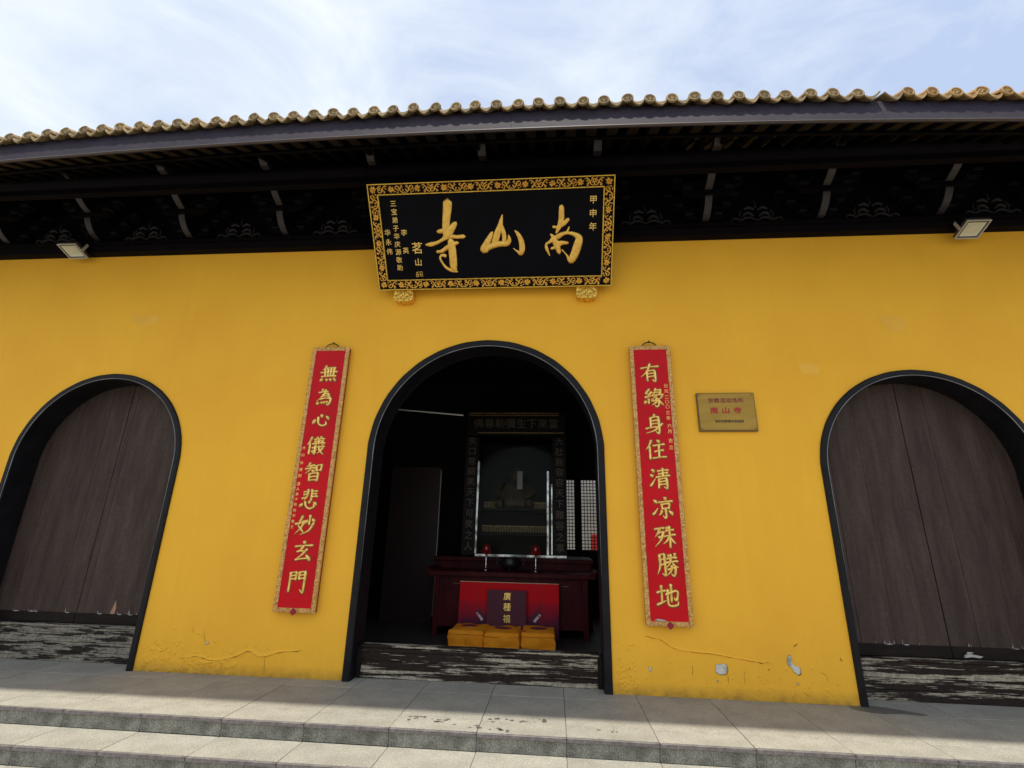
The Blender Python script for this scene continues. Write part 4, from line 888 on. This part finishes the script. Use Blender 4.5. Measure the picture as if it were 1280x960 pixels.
for x in (-.72, .72):
    q = MB(); q.box(x-.22, x+.22, 2.150, 2.162, .58, .71, .003); q.build('drawer', 'altar_red', ta)
    q = MB(); q.tube([(x-.05, 2.146, .645), (x+.05, 2.146, .645)], .004, 6); q.build('drawer_pull', 'dim_gold', ta)
ps = thing('poster_board', 'wide red and plum printed board leaning on the front of the altar table', 'poster', (-.58, 2.035, .02), rot=(R(-5), 0, 0))
q = MB(); q.box(-.65, .65, .0, .012, 0, .655, .001); q.build('panel', 'poster_red', ps)
q = MB(); q.box(-.652, .652, -.0015, .013, .655, .664, .001); q.build('top_edge', 'poster_edge', ps)
q = MB()
for sx in (-1, 1):
    q.add([(sx*.40, -.002, .26), (sx*.375, -.002, .275), (sx*.32, -.002, .215), (sx*.345, -.002, .195)], [(0, 1, 2, 3)]); q.add([(sx*.42, -.002, .28), (sx*.395, -.002, .298), (sx*.385, -.002, .285), (sx*.41, -.002, .268)], [(0, 1, 2, 3)])
q.build('printed_scrolls', 'poster_white', ps, recalc=False, kind='stuff')
q = MB()
for sx in (-1, 1):
    q.ridge([(sx*.33, .28, .012), (sx*.38, .35, .006), (sx*.42, .42, .006), (sx*.43, .50, .005), (sx*.40, .55, .003)], .02, -.001); q.ridge([(sx*.35, .28, .01), (sx*.40, .36, .006), (sx*.46, .40, .005), (sx*.45, .34, .003)], .02, -.001)
    q.ridge([(sx*.30, .25, .03), (sx*.36, .30, .04), (sx*.42, .31, .02)], .02, -.001)
q.build('printed_smoke', 'poster_purple', ps, recalc=False, kind='stuff')
bd = thing('blessing_board', 'plum coloured upright board with gold characters in front of the red poster', 'sign', (-.60, 1.955, .02), rot=(R(-4), 0, 0))
q = MB(); q.box(-.252, .252, 0, .03, 0, .575, .002); q.build('panel', 'poster_purple', bd)
for ch, z in zip('廣種福', [.495, .37, .235]): letters(ch, .100, 'gold_pale', bd, (.008, -.002, z), depth=.001)

def cushion(x, y, rz_, lab, s=1.0, seed=0):
    s_ = thing('kneeling_cushion', lab, 'cushion', (x, y, .0025), group='yellow cloth covered cushions behind the threshold', rot=(0, 0, rz_))
    rr = random.Random(seed); bm = bmesh.new(); bmesh.ops.create_cube(bm, size=1)
    bmesh.ops.subdivide_edges(bm, edges=bm.edges[:], cuts=7, use_grid_fill=True)
    from mathutils import noise
    for v in bm.verts:
        x_, y_, z_ = v.co
        zz = z_+.5; wf = 1+.05*math.sin(zz*math.pi)+.03*(1-zz)
        X_ = x_*.415*wf*s; Y_ = y_*.44*wf*s; Z_ = zz*(.192+.012*y_)
        Z_ += (.012*math.cos(x_*math.pi)*math.cos(y_*math.pi)) if zz > .98 else 0
        nn = noise.noise(Vector((X_*7+seed*3.1, Y_*7, Z_*9)))*.020+noise.noise(Vector((X_*18+seed, Y_*16, Z_*20)))*.008
        d = Vector((x_, y_, 0)); d = d.normalized() if d.length > .3 else Vector((0, 0, 1))
        if zz > .02: X_ += d.x*nn; Y_ += d.y*nn; Z_ += (nn*.6 if zz > .9 else 0)
        # gathered folds on the front face
        if y_ < -.49: Y_ += .012*math.sin(x_*13+seed+zz*3)*(1-zz)*math.sin(zz*3)
        v.co = Vector((X_, Y_, Z_))
    bmesh.ops.bevel(bm, geom=[e_ for e_ in bm.edges if len(e_.link_faces) == 2 and e_.calc_face_angle(0) > .9], offset=.016, segments=3, affect='EDGES', profile=.5)
    me = bpy.data.meshes.new('cover'); bm.to_mesh(me); bm.free(); me.materials.append(M['cushion_cloth'])
    me.polygons.foreach_set('use_smooth', [True]*len(me.polygons)); place('cover', me, s_)
    q = MB(); q.tube([(u*.215*s, -.231*s-.004*math.cos(u*2), .142+.003*math.sin(u*7+seed)) for u in [-1+.2*i for i in range(11)]], .0022, 5); q.tube([(.0, -.231*s, .125), (.004, -.234*s, .08), (0, -.231*s, .03)], .0018, 5)
    q.build('seam', 'cushion_seam', s_)
    q = MB()
    for i in range(12):
        a = 2*math.pi*i/12; q.lathe([(0, .005), (.017, .003), (.020, -.004)], 8, Matrix.Translation((math.cos(a)*.088, -.0+math.sin(a)*.055, .204)))
    q.build('lotus_emblem', 'emblem_red', s_)
    q = MB(); q.prism([(math.cos(2*math.pi*i/20)*.078, math.sin(2*math.pi*i/20)*.044) for i in range(20)], .198, .2105, 'z'); q.build('emblem_centre', 'emblem_purple', s_)
    return s_
cushion(-1.02, 1.735, R(-3), 'leftmost of the three orange-yellow cushions behind the peeling threshold', 1.0, 1)
cushion(-.605, 1.655, R(1), 'middle orange-yellow cushion, nudged forward against the left one', .97, 2)
cushion(-.180, 1.715, R(0), 'rightmost orange-yellow cushion, set apart from the other two', .93, 3)

# offering shelf and shrine case
pd = thing('offering_shelf', 'dark red stepped counter behind the altar table under the glass shrine', 'counter', (-.6, 0, 0))
q = MB(); q.box(-1.15, 1.15, 2.85, 3.95, 0, .90, .004); q.build('body', 'altar_red', pd)
q = MB(); q.box(-1.18, 1.18, 2.80, 4.0, .90, .955, .006); q.build('top_board', 'altar_red', pd)
sh = thing('glass_shrine', 'dark wooden shrine case with glass front and carved inscription boards behind the altar', 'shrine', (-.6, 3.0, .955))
q = MB(); q.box(-.78, .78, .75, .78, 0, 2.24); q.build('back_panel', 'shrine_wood', sh)
for sx in (-1, 1):
    q = MB(); q.box(sx*.74-.04, sx*.74+.04, .02, .75, 0, 2.24); q.build('side_panel', 'shrine_wood', sh)
    q = MB(); q.box(sx*.70-.11, sx*.70+.11, -.02, .018, .02, 1.84, .004); q.build('inscription_board', 'shrine_wood', sh)
q = MB(); q.box(-.80, .80, -.03, .75, 1.86, 2.24, .006); q.build('lintel_board', 'shrine_wood', sh)
q = MB(); q.box(-.78, .70, -.045, -.031, 2.19, 2.205); q.box(-.78, .70, -.045, -.031, 2.225, 2.240); q.box(-.62, .78, -.045, -.031, 1.90, 1.912); q.build('lintel_bead', 'dim_gold', sh)
letters('佛尊勒彌生下來當', .17, 'shrine_letter', sh, (0, -.034, 2.05), depth=.002, bold=.002, space=1.05)
for ch, i in zip('笑口常開笑天下可笑之人', range(11)): letters(ch, .135, 'shrine_letter', sh, (-.70, -.024, 1.76-i*.162), depth=.002, bold=.001)
for ch, i in zip('大肚能容容天下難容之事', range(11)): letters(ch, .135, 'shrine_letter', sh, (.70, -.024, 1.76-i*.162), depth=.002, bold=.001)
q = MB(); q.box(-.59, .59, -.004, .002, .06, 1.82); q.build('glass_pane', 'case_glass', sh)
q = MB(); q.box(-.59, .80, -.028, -.004, .005, .045, .004); q.box(-.600, -.566, -.028, -.004, .05, 1.45, .003); q.build('steel_trim', 'steel_trim', sh)
q = MB(); q.box(.50, .535, -.028, -.005, .05, 1.30, .003); q.build('sliding_rail', 'steel_trim', sh)
q = MB(); q.box(.566, .59, -.022, -.005, .05, 1.1, .003); q.build('steel_trim', 'steel_trim', sh)
# shelves, balustrades and the seated figure within the case
for z, y0 in ((.35, .10), (.72, .25)):
    q = MB(); q.box(-.56, .56, y0, .74, z-.02, z+.02); q.build('shelf', 'shrine_wood', sh)
    q = MB()
    for i in range(40): x = -.50+i*1.0/39; q.box(x-.004, x+.004, y0, y0+.01, z+.02, z+.10)
    q.box(-.51, .51, y0-.002, y0+.012, z+.10, z+.112); q.build('balustrade', 'dim_gold', sh, kind='stuff')
q = MB(); q.box(.03, .115, .05, .06, 1.02, 1.30, .002); q.build('reflection_strip', 'reflection_pale', sh)  # added pale strip standing in for a bright reflection in the glass
fg = thing('buddha_figure', 'dark seated laughing figure inside the glass shrine', 'statue', (-.62, 3.40, 1.70))
q = MB(); q.lathe([(0, 0), (.30, 0), (.34, .05), (.33, .12), (.28, .19), (.24, .27), (.21, .34), (.17, .40), (.10, .44), (.07, .46), (.0, .46)], 20, Matrix.Diagonal((1, .72, 1, 1))); q.build('robe', 'statue_dark', fg, smooth_=True)
q = MB(); q.lathe([(0, .43), (.06, .44), (.095, .48), (.105, .54), (.095, .60), (.06, .64), (0, .655)], 18, Matrix.Diagonal((1, .9, 1, 1))); q.lathe([(0, -.02), (.022, 0), (0, .05)], 8, Matrix.Translation((.105, 0, .52))); q.lathe([(0, -.02), (.022, 0), (0, .05)], 8, Matrix.Translation((-.105, 0, .52))); q.build('head', 'statue_dark', fg, smooth_=True)
q = MB()
for sx in (-1, 1): q.tube([(sx*.20, 0, .36), (sx*.28, -.08, .24), (sx*.16, -.2, .16)], [.07, .06, .04], 10); q.tube([(sx*.10, -.1, .07), (sx*.30, -.12, .07), (sx*.20, -.24, .06)], [.09, .08, .06], 10)
q.build('limbs', 'statue_dark', fg, smooth_=True)
# items on the altar table
for x, lab in ((-.945, 'red globe candle stand left of the incense burner'), (-.245, 'red globe candle stand right of the incense burner')):
    s_ = thing('candle_stand', lab, 'candle stand', (x, 2.45, .80), group='red globe candle stands on the altar')
    q = MB(); q.lathe([(0, 0), (.055, 0), (.05, .012), (.014, .02), (.010, .05), (.017, .065), (.010, .08), (.017, .10), (.010, .12), (.017, .14), (.009, .16), (.009, .22), (0, .22)], 12); q.build('stem', 'chrome', s_, smooth_=True)
    q = MB(); q.lathe([(0, .22), (.03, .225), (.055, .255), (.060, .29), (.05, .325), (.03, .345), (0, .35)], 16); q.build('globe', 'lamp_red', s_, smooth_=True)
    q = MB()
    for k in range(8): a = k*math.pi/4; q.tube([(0, 0, .215), (.05*math.cos(a), .05*math.sin(a), .225), (.075*math.cos(a), .075*math.sin(a), .255)], [.006, .012, .003], 5)
    q.build('lotus_cup', 'lamp_red', s_)
ib = thing('incense_burner', 'round dark bronze incense burner with two handles on the altar table', 'incense burner', (-.60, 2.42, .80))
q = MB(); q.lathe([(0, .03), (.08, .03), (.13, .06), (.145, .11), (.125, .155), (.135, .175), (.15, .18), (.14, .168), (.11, .15), (.0, .15)], 24); q.build('bowl', 'burner_bronze', ib, smooth_=True)
for k in range(3):
    a = k*2*math.pi/3+.5; q = MB(); q.tube([(.09*math.cos(a), .09*math.sin(a), .045), (.11*math.cos(a), .11*math.sin(a), .0)], [.018, .010], 8); q.build('leg', 'burner_bronze', ib)
for sx in (-1, 1):
    q = MB(); q.tube([(sx*.13, 0, .10), (sx*.185, 0, .09), (sx*.20, 0, .13), (sx*.18, 0, .175), (sx*.145, 0, .17)], .011, 8); q.build('handle', 'burner_bronze', ib, smooth_=True)
# little tuft growing at the threshold foot
q = MB(); rr = random.Random(4)
for k in range(26):
    x = .27+rr.gauss(0, .05) if k % 2 else .03+rr.gauss(0, .02); a = rr.uniform(0, 6.3); l_ = rr.uniform(.008, .022); y = .108-rr.uniform(0, .012)
    q.add([(x, y, .001), (x+.003, y, .001), (x+.006*math.cos(a), y-.006, l_)], [(0, 1, 2)])
q.build('moss_tuft', 'grass_tuft', recalc=False, kind='stuff')
